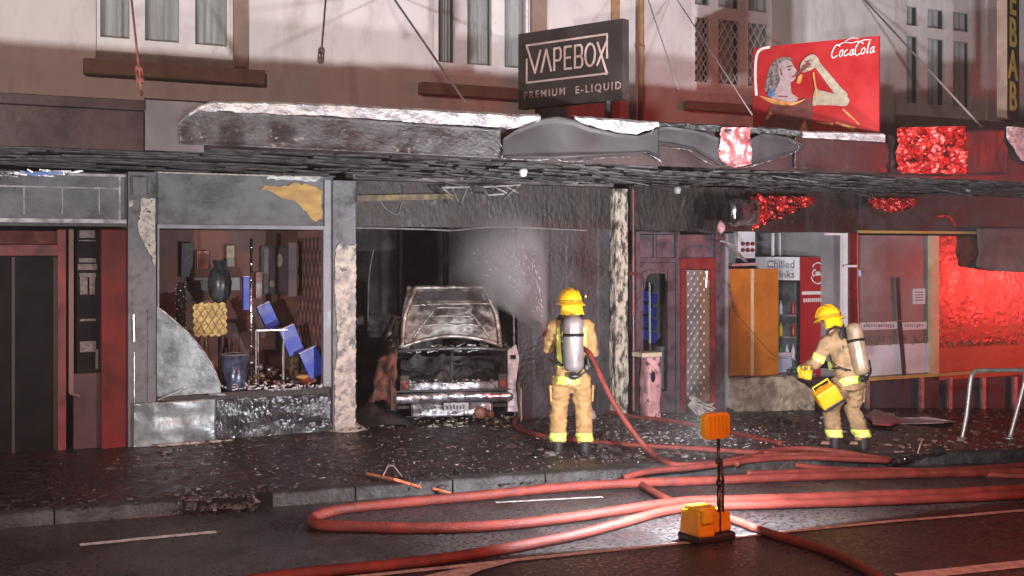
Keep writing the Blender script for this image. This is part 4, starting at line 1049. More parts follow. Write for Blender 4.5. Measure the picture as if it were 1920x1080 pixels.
for sg_ in (1,-1):
    for k in range(-8, 28):
        u0_, v0_ = 1287, 505 + k*20.6*.5*2
        a_ = (1287, v0_), (1331, v0_ + sg_*75)
        pts = [(1287+44*i/20, v0_+sg_*75*i/20) for i in range(21)]; pts = [p_ for p_ in pts if 506 < p_[1] < 750]
        if len(pts) > 1: mb.bar(P(*pts[0], -.012), P(*pts[-1], -.012-.001*sg_), .006, .006)
mb.build('security_mesh', M('grey_mesh', (0.2,0.17,0.17), None, 5, .4), sd)
mb = MB(); gbox(mb, 1342, 1366, 440, .0, .1); mb.build('right_jamb', m_purple, sd)
mb = MB(); ubox(mb, 1361, 1366, 440, 770, -.03, .0); mb.build('jamb_strip', m_grey, sd)
t = thing('display_rack', 'blue panelled display rack seen through the broken door glass', 'rack', P(1218, 660, .8))
mb = MB()
for r_ in range(4):
    for c_ in range(2):
        u0_, v0_ = 1203+c_*16, 545+r_*24+c_*6
        mb.obox(P(u0_+7, v0_+10, .8), (.10,.02,.15), Matrix.Rotation(.15,3,'Y'))
mb.build('blue_panels', m_blue, t)
mb = MB(); mb.tube([P(1218,530,.75), P(1219,668,.75)], .018, 8); mb.build('pole', m_white, t)
mb = MB(); ubox(mb, 1240, 1250, 650, 780, .5, .8); tag(mb.build('grey_cabinet', m_grey, bevel=.01), 'grey cabinet edge with red mark inside the scorched doorway', 'cabinet')
t = thing('melted_bin', 'sooty melted pink bin with a cream top standing before the scorched door', 'bin', (X(1220,-.35), -.35, slope(9)))
zg = gz(X(1220,-.35), -.35); zt_ = Z(1220, 668, -.35)
mb = MB(); mb.box(X(1203,-.45), X(1240,-.45), -.47, -.2, zt_, zt_+.06); mb.build('lid', M('cream_lid', (0.6,0.5,0.36), None, 5, .5), t, bevel=.01)
mb = MB()
def binf(a, b):
    ang = a*2*math.pi; z = zg + (zt_-zg)*b
    ca, sa_ = math.cos(ang), math.sin(ang); q_ = 1/max(abs(ca),abs(sa_))**.7
    k = 1+.22*nz(ca*2, z*4, sa_*2, 1.3)
    return (X(1221,-.35)+.115*ca*q_*k, -.33+.11*sa_*q_*k, z)
mb.grid(binf, 24, 24); mb.build('body', m_pinkp, t, smooth=True)
mb = MB(); mb.ball(P(1227,707,-.5)+Vector((0,.03,0)), (.035,.02,.075), 10, 8); mb.build('burnt_hole', m_dark, t, smooth=True)
t = thing('burnt_bag', 'pale shredded bag slumped at the foot of the security mesh door', 'bag', P(1315, 768, -.2))
mb = MB(); rnd = random.Random(41)
for i in range(26):
    a_ = P(rnd.uniform(1290,1300), rnd.uniform(735,765), -.2); b_ = P(rnd.uniform(1310,1345), rnd.uniform(755,785), -.35); mb.bar(a_, b_, rnd.uniform(.02,.06), .01)
mb.build('shreds', m_plaster, t)

# ---- drinks shop interior
se = thing('shopfront', 'open takeaway shop counter bay with pale back wall and scorched low wall', 'shopfront', (X(1480), 0, -.2))
mb = MB(); ubox(mb, 1345, 1612, 380, 900, 2.6, 2.7); mb.build('back_wall', m_intw, se)
mb = MB(); mb.box(X(1366)-.05, X(1612), .1, 2.6, 2.50, 2.56); mb.build('ceiling', m_intw, se)
for a, b in ((X(1366)-.1, X(1366)-.04), (X(1600)+.05, X(1600)+.1)):
    mb = MB(); mb.box(a, b, .12, 2.6, -.5, 2.5); mb.build('side_wall', m_intw, se)
mb = MB(); x0, x1 = X(1367,-.05), X(1520,-.05)
zb_ = floor_z(x1)-.1
def lw(a, b):
    x = x0+(x1-x0)*a; zt = .36 - (.02 if a < .7 else .02+1.3*(a-.7)**1.3) 
    return (x, -.08-.02*nz(x,b*2,3,4)-.012*nz(x*3,b*5,1,4), zb_+(zt-zb_)*b + .02*nz(x,b,8,5))
mb.grid(lw, 50, 14); mb.build('low_wall', m_stucco, se, solid=.12)
mb = MB(); gbox(mb, 1366, 1600, 712, .06, .16); mb.build('riser', m_sootbrown, se)
mb = MB(); ubox(mb, 1582, 1592, 437, 730, .02, .1); ubox(mb, 1552, 1580, 437, 441, .02, .1); mb.build('window_frame', m_trimw, se)
for a, b in ((1448,1452),(1462,1464)):
    mb = MB(); ubox(mb, a, b, 437, 480, 1.5, 1.53); mb.build('wall_conduit', m_trimw, se)
mb = MB(); gbox(mb, 1593, 1610, 437, -.02, .1); ubox(mb, 1583, 1609, 496, 500, -.05, -.021) ; mb.build('maroon_post', M('maroon_post_paint', (0.13,0.018,0.018), None, 3, .3), se)
mb = MB(); ubox(mb, 1583, 1609, 497, 501, -.06, -.05); mb.build('pale_rail', m_paper, se)
mb = MB(); ubox(mb, 1384, 1416, 432, 484, .9, 1.0); tag(mb.build('switchboard', m_paper, bevel=.005), 'white switchboard with dark red gauges on the takeaway wall', 'switchboard')
sw = bpy.data.objects['switchboard']
mb = MB()
for i in range(3):
    for j in range(2): mb.lathe([(.035,0),(.03,.03)], P(1392+9*i, 457+12*j, .9), axis=(0,-1,0), n=10)
mb.build('gauges', M('dark_red_gauge', (0.2,0.03,0.03), None, 3, .4), sw)
t = thing('orange_cupboard', 'bright orange double door cupboard with a pale centre strip in the takeaway shop', 'cupboard', P(1412, 703, .3))
for a, b in ((1367,1408),(1414,1460)):
    mb = MB(); ubox(mb, a, b, 504, 704, .3, .34); mb.build('door', m_orange, t, bevel=.006)
mb = MB(); ubox(mb, 1408.5, 1413.5, 504, 704, .29, .33); mb.build('centre_strip', M('pale_orange_strip', (0.6,0.42,0.25), None, 3, .5), t)
mb = MB(); ubox(mb, 1367, 1459, 506, 706, .345, .9); mb.build('carcass', M('brown_carcass', (0.2,0.09,0.03), None, 3, .6), t)
mb = MB(); mb.bar(P(1370,497,.25), P(1418,495,.25), .06, .04); tag(mb.build('light_fitting', m_steel), 'thin pale fitting lying on top of the orange cupboard', 'light fitting')
mb = MB(); mb.bar(P(1362,452,-.3), P(1398,490,.2), .05, .02); mb.bar(P(1352,452,-.35), P(1382,462,-.1), .04, .02); tag(mb.build('bent_bracket', m_flash), 'bent pale metal strips hanging above the orange cupboard', 'bracket')
mb = MB(); mb.tube(smooth_path([P(1366,540,-.1),P(1375,580,-.1),P(1400,610,-.1),P(1450,665,-.1),P(1480,672,-.1)], 6), .005, 5); mb.tube([P(1367,530,-.1),P(1376,583,-.1)], .01, 6); tag(mb.build('hanging_cable', m_purple), 'thin cable drooping across the orange cupboard doors', 'cable')
# drinks cooler, seen corner on
cA, cB, cC = D(1500,0,18.7), D(1418,0,19.1), D(1562,0,19.05)
zb_, zt_ = -.15, CH + (HV-482)/F*18.7
fx, fy = (cA-cB), (cC-cA); fx.z = fy.z = 0; FW, FD = fx.length, fy.length
t = thing('drinks_cooler', 'upright drinks cooler with a lit white header, glass door and red branded side', 'fridge', (cA.x, cA.y, zb_))
frF = frame((cB.x, cB.y, zb_), fx, (0,0,1)); frS = frame((cA.x, cA.y, zb_), fy, (0,0,1)); HH = zt_-zb_
nF = fx.normalized().cross(Vector((0,0,1)))
mb = MB(); back = -nF*0
dv = fy.copy()
mb.hexa([(*(cB).xy, zb_), (*(cA).xy, zb_), (*(cA+dv).xy, zb_), (*(cB+dv).xy, zb_), (*(cB).xy, zt_), (*(cA).xy, zt_), (*(cA+dv).xy, zt_), (*(cB+dv).xy, zt_)])
mb.build('cabinet', m_blkgloss, t)
mb = MB(); mb.prism([(0,HH-.37),(FW,HH-.37),(FW,HH),(0,HH)], frF, .002, .03); mb.build('header', m_paper, t)
mb = MB(); text_mb(mb, 'Chilled', .165, frame(frF(FW*.58,HH-.17,0), fx, (0,0,1)), .033, .002); text_mb(mb, 'drinks', .165, frame(frF(FW*.62,HH-.33,0), fx, (0,0,1)), .033, .002); mb.build('lettering', m_grey, t)
mb = MB(); mb.prism([(.05,.15),(FW-.06,.15),(FW-.06,HH-.40),(.05,HH-.40)], frF, .002, .008); mb.build('cooler_interior', m_glassy, t)
mb = MB()
for k in range(4): mb.prism([(.05,.25+.35*k),(FW-.06,.25+.35*k),(FW-.06,.275+.35*k),(.05,.275+.35*k)], frF, .009, .03)
mb.build('shelf', m_steel, t)
rnd = random.Random(51); bm_ = [m_film, m_blue, M('green_bottle', (0.1,0.25,0.12), None, 5, .3), m_signred, m_paper, m_yelb]
for k in range(4):
    for j in range(6):
        if rnd.random() < .25: continue
        mb = MB(); c = frF(.12+(FW-.22)*j/5, .277+.35*k, .035); mb.lathe([(.028,0),(.03,.01),(.03,.14),(.012,.19),(.012,.22)], c, n=8); mb.build('bottle', bm_[rnd.randrange(6)], t, smooth=True)
mb = MB(); mb.prism([(0,0),(FD,0),(FD,HH),(0,HH)], frS, .002, .02); mb.build('red_side', m_signred, t)
mb = MB(); ci = (FD*.5, HH-.26)
stroke(mb, [(ci[0]+.15*math.cos(a*.35), ci[1]+.17*math.sin(a*.35)) for a in range(10,26)], .018, frS, .022)
def sc2(pts): stroke(mb, [(FD*.5+a_, HH-.26+b_) for a_, b_ in pts], .022, frS, .024)
sc2([(-.05,.05),(-.09,.05),(-.12,0),(-.10,-.04),(-.06,-.03)]); sc2([(-.01,.02),(-.04,.01),(-.03,-.03),(0,-.02),(-.01,.02)]); sc2([(.04,.02),(.02,0),(.03,-.03),(.05,-.02)]); sc2([(.10,.02),(.07,0),(.08,-.03),(.10,.02),(.11,-.03)])
mb.build('script_logo', m_white, t)
mb = MB(); mb.prism([(.02,HH-.60),(FD-.02,HH-.60),(FD-.02,HH-.55),(.02,HH-.55)], frS, .022, .026)
for i in range(12): mb.prism([(.05+i*.045,HH-.72),(.08+i*.045,HH-.72),(.08+i*.045,HH-.66),(.05+i*.045,HH-.66)], frS, .022, .026)
mb.build('small_lettering', m_white, t)
t = thing('foam_box', 'white and pink tinted foam box on the counter in front of the drinks cooler', 'box', P(1486, 697, .9))
mb = MB(); ubox(mb, 1460, 1512, 668, 698, .9, 1.3); mb.build('body', M('pale_lilac_foam', (0.50,0.50,0.66), None, 4, .6), t, bevel=.01); mb = MB(); ubox(mb, 1458, 1514, 660, 668, .88, 1.32); mb.build('lid', M('pale_pink_foam', (0.66,0.5,0.6), None, 4, .6), t, bevel=.01)
mb = MB(); mb.box(X(1455,.7), X(1530,.7), .7, 1.6, -.4, Z(1486,698.5,.9)); tag(mb.build('counter', m_grey, bevel=.01), 'low grey counter carrying the foam box in the takeaway shop', 'counter')

# ---- right shop with yellow window frames
sf = thing('shopfront', 'fish shop front with yellow window frames reflecting red emergency light', 'shopfront', (X(1760), 0, -.3))
mb = MB(); mb.box(X(1610), XR, .0, .12, 2.50, 3.1); mb.build('header', m_soot, sf)
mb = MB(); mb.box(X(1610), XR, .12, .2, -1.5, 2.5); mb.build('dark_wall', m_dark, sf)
zl = Z(1690, 703, -.02)
mb = MB(); ubox(mb, 1612, 1836, 433, 438, -.06, .0); mb.build('frame_rail', m_yframe, sf); mb = MB(); mb.box(X(1600,-.08), X(2100,-.08), -.10, .05, zl-.05, zl); mb.build('frame_rail', m_yframe, sf)
mb = MB(); mb.box(X(1746,-.07), X(1760,-.07), -.08, .03, zl, 2.44); mb.build('frame_post', M('pale_yellow_post', (0.66,0.52,0.34), (0.55,0.4,0.22), 2, .4), sf)
mb = MB(); mb.box(X(1612), X(1745), .0, .02, zl, 2.44); mb.build('dark_pane', m_fglass, sf)
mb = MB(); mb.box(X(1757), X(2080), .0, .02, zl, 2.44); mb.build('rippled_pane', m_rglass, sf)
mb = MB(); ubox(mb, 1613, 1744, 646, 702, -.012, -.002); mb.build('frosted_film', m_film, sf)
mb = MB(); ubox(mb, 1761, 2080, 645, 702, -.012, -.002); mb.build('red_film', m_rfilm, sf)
mb = MB(); ubox(mb, 1613, 1682, 604, 618, -.012, -.002); ubox(mb, 1691, 1738, 604, 618, -.012, -.002); mb.build('frosted_band', m_film, sf)
mb = MB(); rnd = random.Random(61)
for i in range(26):
    u = 1620+i*4.5
    if 1678 < u < 1696 or u > 1732: continue
    ubox(mb, u, u+rnd.uniform(1.5,3.4), 608, 608+rnd.uniform(4,6.5), -.016, -.0121)
mb.build('blurred_lettering', m_grey, sf)
mb = MB()
for i in range(60):
    u = rnd.uniform(1620, 1744)
    if 1680 < u < 1694: continue
    mb.ball(P(u, rnd.uniform(630,646), -.01), (rnd.uniform(.01,.03), .006, rnd.uniform(.01,.035)), 6, 4)
for i in range(60): mb.ball(P(rnd.uniform(1764,2000), 644+rnd.uniform(-4,4), -.01), (rnd.uniform(.01,.03), .006, rnd.uniform(.01,.03)), 6, 4)
mb.build('gold_silhouettes', m_gold, sf)['kind'] = 'stuff'
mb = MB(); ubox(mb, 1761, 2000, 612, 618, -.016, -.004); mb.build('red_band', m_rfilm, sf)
mb = MB(); ubox(mb, 1712, 1735, 541, 570, -.012, -.002); mb.build('paper_notice', m_paper, sf)
mb = MB()
for k in range(4): ubox(mb, 1716, 1731, 547+k*5, 549+k*5, -.014, -.0121)
mb.build('notice_text', m_grey, sf)
mb = MB(); mb.bar(P(1683,520,-.05), P(1687,600,-.05), .05, .03); mb.bar(P(1687,602,-.05), P(1697,717,-.08), .06, .03); mb.build('dark_bar', m_soot, sf)
for u in (1628, 1730, 1783, 1846, 1905):
    mb = MB(); gbox(mb, u-3, u+3, 707, -.06, -.01); mb.build('leg', m_steel, sf)
mb = MB(); mb.box(X(1612,.06), X(2080,.06), .04, .1, -1, zl-.06); mb.build('recessed_base', M('dark_blue_grey_base', (0.05,0.055,0.065), None, 3, .5), sf)
mb = MB(); mb.grid(lambda a, b: (lambda p_: (p_.x, -.18-.04*math.sin(a*9+b*3)-.04*nz(a*4,b*4,1,1), p_.z))(P(1832+230*a, 428+ (72+10*math.sin(a*5))*(b), -.2)), 40, 16)
tag(mb.build('sagging_canvas', M('sooty_canvas', (0.17,0.14,0.13), (0.11,0.09,0.085), 3, .8, bump=.3, bscale=10), solid=.006, smooth=True), 'sooty grey canvas sagging over the top right of the rippled shop window', 'canvas')
mb = MB(); mb.tube([P(1608,440,-.07), P(1608,540,-.07), P(1610,615,-.07)], .012, 6); tag(mb.build('red_reflection_tube', M('painted_red_reflection', (0.7,0.12,0.1), None, 3, .2)), 'red tube added as a light reflection running down the maroon post beside the fish shop', 'cable')  # coloured tube stands in for a thin red reflection on the post
mb = MB(); mb.ball(P(1612,512,-.12), (.03,.03,.06), 10, 8); tag(mb.build('wall_lamp', M('white_blue_lamp', (0.5,0.5,0.9), None, 3, .2), smooth=True), 'small white and blue fitting on the post of the fish shop', 'light fitting')

# ---- things hanging under the awning
t = thing('torn_duct', 'torn silver duct with crumpled foil tail hanging under the awning', 'duct', P(1400, 370, -.9))
mb = MB(); a_, b_ = P(1366,398,-1.0), P(1418,398,-.5)
def duct(a, b):
    ang = a*2*math.pi; c = a_.lerp(b_, b); r_ = .19*(1-.1*b)*(1+.10*nz(math.cos(ang)*2, b*6, math.sin(ang)*2, 1.5))
    if b < .12: r_ *= .8
    return (c.x+.3*r_*math.sin(ang), c.y+.8*r_*math.sin(ang), c.z + r_*math.cos(ang))
mb.grid(duct, 40, 24); mb.build('duct', m_foil, t, solid=.004)
mb = MB(); mb.lathe([(.135,0),(.13,.02)], P(1372,400,-1.02), axis=(-.6,-.75,0), n=18); mb.build('duct_mouth', m_dark, t)
mb = MB(); mb.grid(lambda a, b: (lambda p_: (p_.x, p_.y-.08*nz(a*6,b*4,3,2), p_.z+.05*nz(a*8,b*5,6,1.5)))(P(1410+118*a, 366 + 8*a + (56*(1-a)+10)*b - 4*a, -.45)), 50, 16); mb.build('foil_tail', m_foil_redlight, t, solid=.004)
mb = MB(); mb.grid(lambda a, b: (lambda p_: (p_.x, p_.y-.08*nz(a*6,b*4,3,2), p_.z+.05*nz(a*8,b*5,6,1.5)))(P(1628+90*a, 372 + (12+14*math.sin(a*3))*b, -.35)), 40, 10); tag(mb.build('hanging_foil', m_foil_redlight, solid=.004), 'small crumpled foil rag hanging above the dark fish shop pane', 'foil rag')
mb = MB(); mb.bar(P(1755,406,-.3),P(1778,405,-.3),.05,.02); mb.bar(P(1778,405,-.3),P(1790,422,-.3),.05,.02); tag(mb.build('bent_strip', m_foil_redlight), 'short bent strip glinting red above the yellow framed window', 'metal strip')
mb = MB(); o_ = P(1352,425,-.7); mb.lathe([(.02,-.09),(.055,-.05),(.06,0),(.03,.07),(.01,.09)], o_, n=12); tag(mb.build('heat_bent_lamp', m_pinkp, smooth=True), 'small reddish lamp holder drooping under the torn duct', 'lamp holder')
for i, (u, v, y) in enumerate([(981,325,-2.2),(1270,358,-1.8),(1287,352,-1.7),(1815,355,-1.8)]):
    mb = MB(); c = P(u, v, y); mb.lathe([(.04,.05),(.05,.02),(.035,-.03),(.01,-.04)], c, n=12)
    if i != 2: tag(mb.build('soffit_lamp', M('melted_lamp_glass', (0.7,0.68,0.7), None, 5, .2) if i == 0 else m_grey, smooth=True), ['small round white lamp glinting under the awning above the burnt bay','', '','small dull lamp under the awning above the fish shop'][i] or 'small dull lamp under the awning above the scorched doorway', 'lamp')

rnd = random.Random(77); mb = MB()           # broken stock heaped on the display shelf
for i in range(170):
    u = rnd.uniform(300, 612); y = rnd.uniform(.1, 1.2); p_ = Vector((X(u, y), y, .54 + rnd.random()**2*.16*(1.3-abs(u-470)/200)))
    R = Matrix.Rotation(rnd.uniform(0,6.28),3,'Z') @ Matrix.Rotation(rnd.gauss(0,.6),3,'X'); k = rnd.uniform(.02,.09)
    mb.cur = rnd.randrange(5); mb.obox(p_+Vector((0,0,k*.3)), (k*rnd.uniform(.6,1.6), k*rnd.uniform(.4,1), k*rnd.uniform(.2,.8)), R)
stuff(mb.build('broken_stock', [m_debris, orn, ornr, m_debrisb, m_debrisw]), 'heap of broken sooty stock and shards on the display shelf', 'broken stock')
# ================================================================== BURNT CAR
cx_ = X(846, .1)
car = thing('burnt_car', 'burnt out hatchback with its lid raised, backed into the black shop bay', 'car', (cx_, .02, slope(cx_)+.02), rad(-17))
car.scale = (1.06, .82, 1)
HWd = .76
def cl(name, mb, mat, par=None, **k): return mb.build(name, mat, par or car, local=True, **k)
def side(sx):
    mb = MB(); pts = [(0,.16),(0,.52),(.03,.86),(.25,.93),(1.0,.95),(2.9,.92),(3.5,.82),(3.95,.66),(4.05,.2),(3.55,.15)]
    pts += [(3.2+.34*math.cos(a), .20+.34*math.sin(a)) for a in [i*math.pi/8 for i in range(9)]]
    pts += [(1.1,.14)] + [(.75+.34*math.cos(a), .20+.34*math.sin(a)) for a in [i*math.pi/8 for i in range(9)]]
    fr_ = lambda a, b, d=0: Vector((sx*(HWd-.03*(b>.6))+d*sx, a, b))
    mb.prism(pts, fr_, -.05, 0); return mb
cl('side_panel', side(-1), m_rust); cl('side_panel', side(1), m_carlow)
mb = MB(); mb.box(-.70,.70,.1,3.9,.16,.20); mb.box(-.70,.70,1.15,1.2,.2,.75); mb.box(-.70,.70,2.8,2.85,.2,.9); cl('floor_pan', mb, m_sootbrown)
def sheet(fn, nu, nv, name, mat, par=None, th=.012):
    mb = MB(); mb.grid(fn, nu, nv); return cl(name, mb, mat, par, solid=th, smooth=True)
sheet(lambda a, b: ((a-.5)*1.16, 1.15+1.35*b, 1.30-.10*abs(a-.5)**2*4-.05*b*b+.03*nz(a*3,b*3,1)), 16, 14, 'roof_panel', m_burnt)
for sx in (-1,1):
    for q_ in ([(sx*.70,.45,.93),(sx*.60,1.15,1.28)], [(sx*.58,2.5,1.24),(sx*.70,3.0,.92)], [(sx*.72,1.8,.94),(sx*.59,1.85,1.26)]):
        mb = MB(); mb.tube(q_, .032, 8); cl('roof_pillar', mb, m_burnt)
sheet(lambda a, b: ((a-.5)*1.40, 2.95+1.05*b, .92-.10*b-.12*b*b+.02*nz(a*4,b*4,5)), 14, 10, 'bonnet', m_rust)
# raised lid, its ribbed underside towards the street
def lidf(a, b, off=0):
    s = (a-.5)*2; wb_ = .63-.10*b**2; arch = .13*(1-s*s)*(1-b)
    z = .93 + arch + (.80-arch)*b; y = .28+.26*b-.07*(1-s*s)*math.sin(b*math.pi) - .03*abs(s)**4
    n_ = .018*nz(a*5, b*5, 3, 1.6)
    return (s*wb_, y + n_ + off, z+.01*nz(a*6,b*3,8))
lid = sheet(lambda a, b: lidf(a, b), 40, 26, 'raised_lid', m_burnt)
mb = MB()
def lidline(pts, r, n=10):
    out = []
    for (a, b), (c, d) in zip(pts, pts[1:]):
        for i in range(n): out.append(Vector(lidf(a+(c-a)*i/n, b+(d-b)*i/n, -.022)))
    out.append(Vector(lidf(*pts[-1], -.022))); mb.tube(out, r, 7)
lidline([(.02,.0),(.03,.55),(.10,.97),(.90,.97),(.97,.55),(.98,.0)], .030)
lidline([(.0,.01),(.25,.02),(.5,.03),(.75,.02),(1,.01)], .028)
for pts in ([(.12,.10),(.34,.62)],[(.88,.10),(.66,.62)],[(.20,.30),(.80,.30)],[(.27,.46),(.73,.46)],[(.34,.62),(.66,.62)],[(.06,.68),(.94,.70)]): lidline(pts, .013)
cl('lid_ribs', mb, M('pale_burnt_rib', (0.46,0.43,0.40), (0.2,0.18,0.17), 9, .35, metal=.6, bump=.4, bscale=20), lid, smooth=True)
mb = MB()
mb.grid(lambda a, b: (lambda q_: (q_[0], q_[1]-.014, q_[2]))(lidf(.14+.72*a, .75+.16*b)), 16, 5); cl('rear_glass_opening', mb, m_soot, lid, smooth=True)
# tail
mb = MB(); mb.tube([(-.68,.06,.90),(-.3,.03,.93),(.3,.03,.93),(.68,.06,.90)], .022, 8); cl('opening_rim', mb, M('dark_green_grey_rim', (0.12,0.13,0.125), None, 8, .35, metal=.4), smooth=True)
mb = MB(); mb.box(-.62,.62,.02,.08,.40,.50); cl('tail_panel', mb, m_carlow, bevel=.01)
mb = MB(); rnd = random.Random(71)
for i in range(60): mb.ball((rnd.uniform(-.6,.6), rnd.uniform(.0,.06), .50+rnd.uniform(-.02,.03)), (rnd.uniform(.01,.035),.02,rnd.uniform(.006,.02)), 6, 4)
cl('melted_trim', mb, m_carlow, smooth=True)
sheet(lambda a, b: ((a-.5)*1.46, -.10+.10*abs(a-.5)**2*3.2+.03*(b-.5)**2*4+.01*nz(a*9,b*2,1), .255+.13*b-.025*abs(a-.5)*2), 30, 6, 'bumper', M('bright_scorched_bumper', (0.52,0.52,0.56), (0.22,0.21,0.23), 9, .22, metal=.8, bump=.4, bscale=14))
mb = MB(); mb.box(-.70,.70,-.03,.04,.385,.405); cl('bumper_strip', mb, m_soot)
sheet(lambda a, b: (-.52+1.0*a, -.06+.06*b+.02*nz(a*5,b*3,2), .07+.17*b), 20, 5, 'rear_valance', m_carlow)
mb = MB(); mb.box(-.13,.17,-.10,-.085,.14,.245); pl_ = cl('number_plate', mb, M('sooty_plate', (0.45,0.46,0.48), (0.15,0.15,0.16), 30, .4))
mb = MB(); rnd = random.Random(72)
for i in range(6): mb.box(-.10+i*.04,-.075+i*.04,-.104,-.1005,.165,.165+rnd.uniform(.04,.055))
cl('scorched_characters', mb, m_black, pl_)
for sx in (-1,1):
    mb = MB(); mb.box(sx*.60-.05,sx*.60+.06,-.01,.06,.40,.60); o = cl('tail_light', mb, m_soot, bevel=.012)
    mb = MB(); mb.box(sx*.60-.035,sx*.60+.045,-.018,-.008,.42,.53); cl('lens', mb, m_lens, o, bevel=.004)
mb = MB(); mb.prism([(.0,.10),(.0,.90),(.10,.98),(.14,.80),(.10,.45),(.13,.10)], lambda a, b, d=0: Vector((.665+a, .03+d-.3*a, b)), -.03, 0); cl('corner_wing', mb, M('pale_pink_scorched_wing', (0.60,0.50,0.52), (0.25,0.2,0.21), 10, .4, bump=.4, bscale=20), bevel=.008)
mb = MB(); mb.box(.70,.755,-.06,-.015,.79,.84); cl('dark_slot', mb, m_dark)
sheet(lambda a, b: (.80+.02*nz(a,b*3,4), -.25+.5*a, .0+.42*b+.06*a), 8, 10, 'fallen_trim', M('beige_fallen_trim', (0.45,0.36,0.28), (0.2,0.15,0.12), 8, .6))
for (wx, wy) in ((-.70,.75),(.70,.75),(-.70,3.2),(.70,3.2)):
    mb = MB(); mb.lathe([(.12,-.08),(.27,-.09),(.29,-.05),(.29,.05),(.27,.09),(.12,.08)], (wx,wy,.27), axis=(1,0,0), n=22); w_ = cl('wheel', mb, m_soot, smooth=True)
    mb = MB(); mb.lathe([(.20,-.095 if wx<0 else .095),(.16,-.07 if wx<0 else .07),(.05,-.08 if wx<0 else .08)], (wx,wy,.27), axis=(1,0,0), n=18); cl('rim', mb, m_rust, w_)
sheet(lambda a, b: (-.70-.32*(1-a)*(1-.35*b)+.05*nz(a*3,b*4,2), .0+.30*(1-a)-.03*math.sin(b*3.1)+.08*nz(a*4,b*4,8), .16+(.62+.16*a)*b+.12*(1-b)*math.sin(a*3.1)+.03*nz(a*6,b,5)), 18, 18, 'buckled_wing', m_rust)
mb = MB()
for i in range(40):
    rnd = random.Random(200+i); mb.obox((rnd.uniform(-.6,.6), rnd.uniform(.1,.5), rnd.uniform(.88,.96)), (rnd.uniform(.03,.12),.05,rnd.uniform(.01,.04)), Matrix.Rotation(rnd.uniform(-.6,.6),3,'Y'))
cl('burnt_scraps', mb, m_burnt)
mb = MB(); mb.grid(lambda a, b: (-.6+1.2*a, .35+.5*b+.1*nz(a*5,b*4,1,1.5), .3+.42*b+.16*nz(a*4,b*4,7,1.4)), 30, 16); mb.bar((-.02,.2,.22),(.0,.2,.9),.03,.03); cl('cargo_remains', mb, M('dark_grey_remains', (0.05,0.05,0.052), (0.015,0.014,0.014), 5, .6, bump=.8), smooth=True)
mb = MB(); mb.ball((.33,-.06,.10),(.10,.05,.075),10,6); mb.ball((.45,-.04,.08),(.05,.05,.06),10,6); cl('orange_ember_coloured_lump', mb, M('rust_orange_lump', (0.24,0.09,0.05), (0.07,0.04,0.03), 14, .5), smooth=True)

# ================================================================== HOSES
def gzs(x, y):                                # hoses bend over the kerb in a slope
    k = kerb_y(x); lo = slope(x)-.15; hi = slope(x)+.012*min(0.0, max(y, k))
    t_ = max(0.0, min(1.0, (y-k+.5)/.5)); t_ = t_*t_*(3-2*t_)
    return lo+(hi-lo)*t_
def Gs(u, v, dz):
    r = ray(u, v); z = 0.0
    for _ in range(24):
        t = (CH - z - dz) / -r[2]; x, y = t*r[0], CY+t*r[1]
        z = 0.6*z + 0.4*gzs(x, y)
    return Vector((x, y, z+dz))
def hose(name, pts, r, label, lead=None, mat=m_hose):
    px = smooth_path([(u, v, 0) for u, v in pts], 14)
    q = [Gs(p.x, p.y, r) for p in px]
    q = [q[0]] + [(q[i-1]+q[i]*2+q[i+1])/4 for i in range(1, len(q)-1)] + [q[-1]]
    if lead: q = smooth_path(lead + [q[0]], 10)[:-1] + q
    q2 = [q[0]]
    for p in q[1:]:
        if (p-q2[-1]).length > .03: q2.append(p)
    rs = [r*(1+.05*nz(p.x, p.y, 7, 2.2)) for p in q2]
    mb = MB(); mb.tube(q2, rs, 12)
    o = tag(mb.build(name, mat, smooth=True), label, 'fire hose', 'fire hoses laid over road and footpath')
    return o
hose('fire_hose', [(2300,880),(1920,885),(1700,889),(1500,894),(1300,902),(1200,905),(1050,914),(900,929),(740,944),(640,955),(596,966),(586,975),(604,984),(680,988),(820,990),(960,983),(1100,966),(1220,948),(1300,939),(1400,937),(1600,930),(1800,923),(1920,916),(2300,895)], .047,
     'thickest coral red hose making the long hairpin loop on the road')
hose('fire_hose', [(380,1102),(540,1078),(680,1064),(800,1051),(900,1037),(1000,1019),(1080,1003),(1160,982),(1240,960),(1310,950),(1420,947),(1620,941),(1800,934),(1960,926),(2300,905)], .043,
     'coral red hose running from the bottom edge under the yellow work light to the right')
hose('fire_hose', [(1196,905),(1222,921),(1250,936),(1300,955),(1372,974),(1420,992),(1480,1012),(1540,1030),(1600,1056),(1640,1080),(1680,1110)], .036,
     'short coral red hose passing behind the yellow work light base to the bottom right')
tL = 12.75
hose('fire_hose', [(1232,858),(1258,870),(1290,872),(1340,868),(1420,856),(1520,852),(1660,862)], .030,
     'red hose dropping from the hip of the firefighter spraying water', lead=[D(1088,650,12.95),D(1106,664,12.75),D(1126,706,12.6),D(1150,754,12.5),D(1180,800,12.4),D(1208,836,12.35)])
hose('fire_hose', [(1660,864),(1560,857),(1440,850),(1300,841),(1180,834),(1080,825),(1010,816),(978,806),(964,796),(972,780),(1000,768),(1050,764),(1110,768),(1180,780),(1260,790),(1340,804),(1410,820),(1468,832)], .030,
     'dark red hose looping on the footpath beside the burnt car and back past the doorway')
hose('fire_hose', [(1170,896),(1215,884),(1290,877),(1370,868),(1420,862),(1500,858),(1600,861),(1665,864)], .032, 'coral hose coming off the kerb behind the work light mast towards the nozzle')
hose('fire_hose', [(1380,870),(1412,856),(1450,844),(1510,841),(1580,848),(1640,858),(1672,862)], .030, 'arched coral hose just in front of the boots of the bending firefighter')
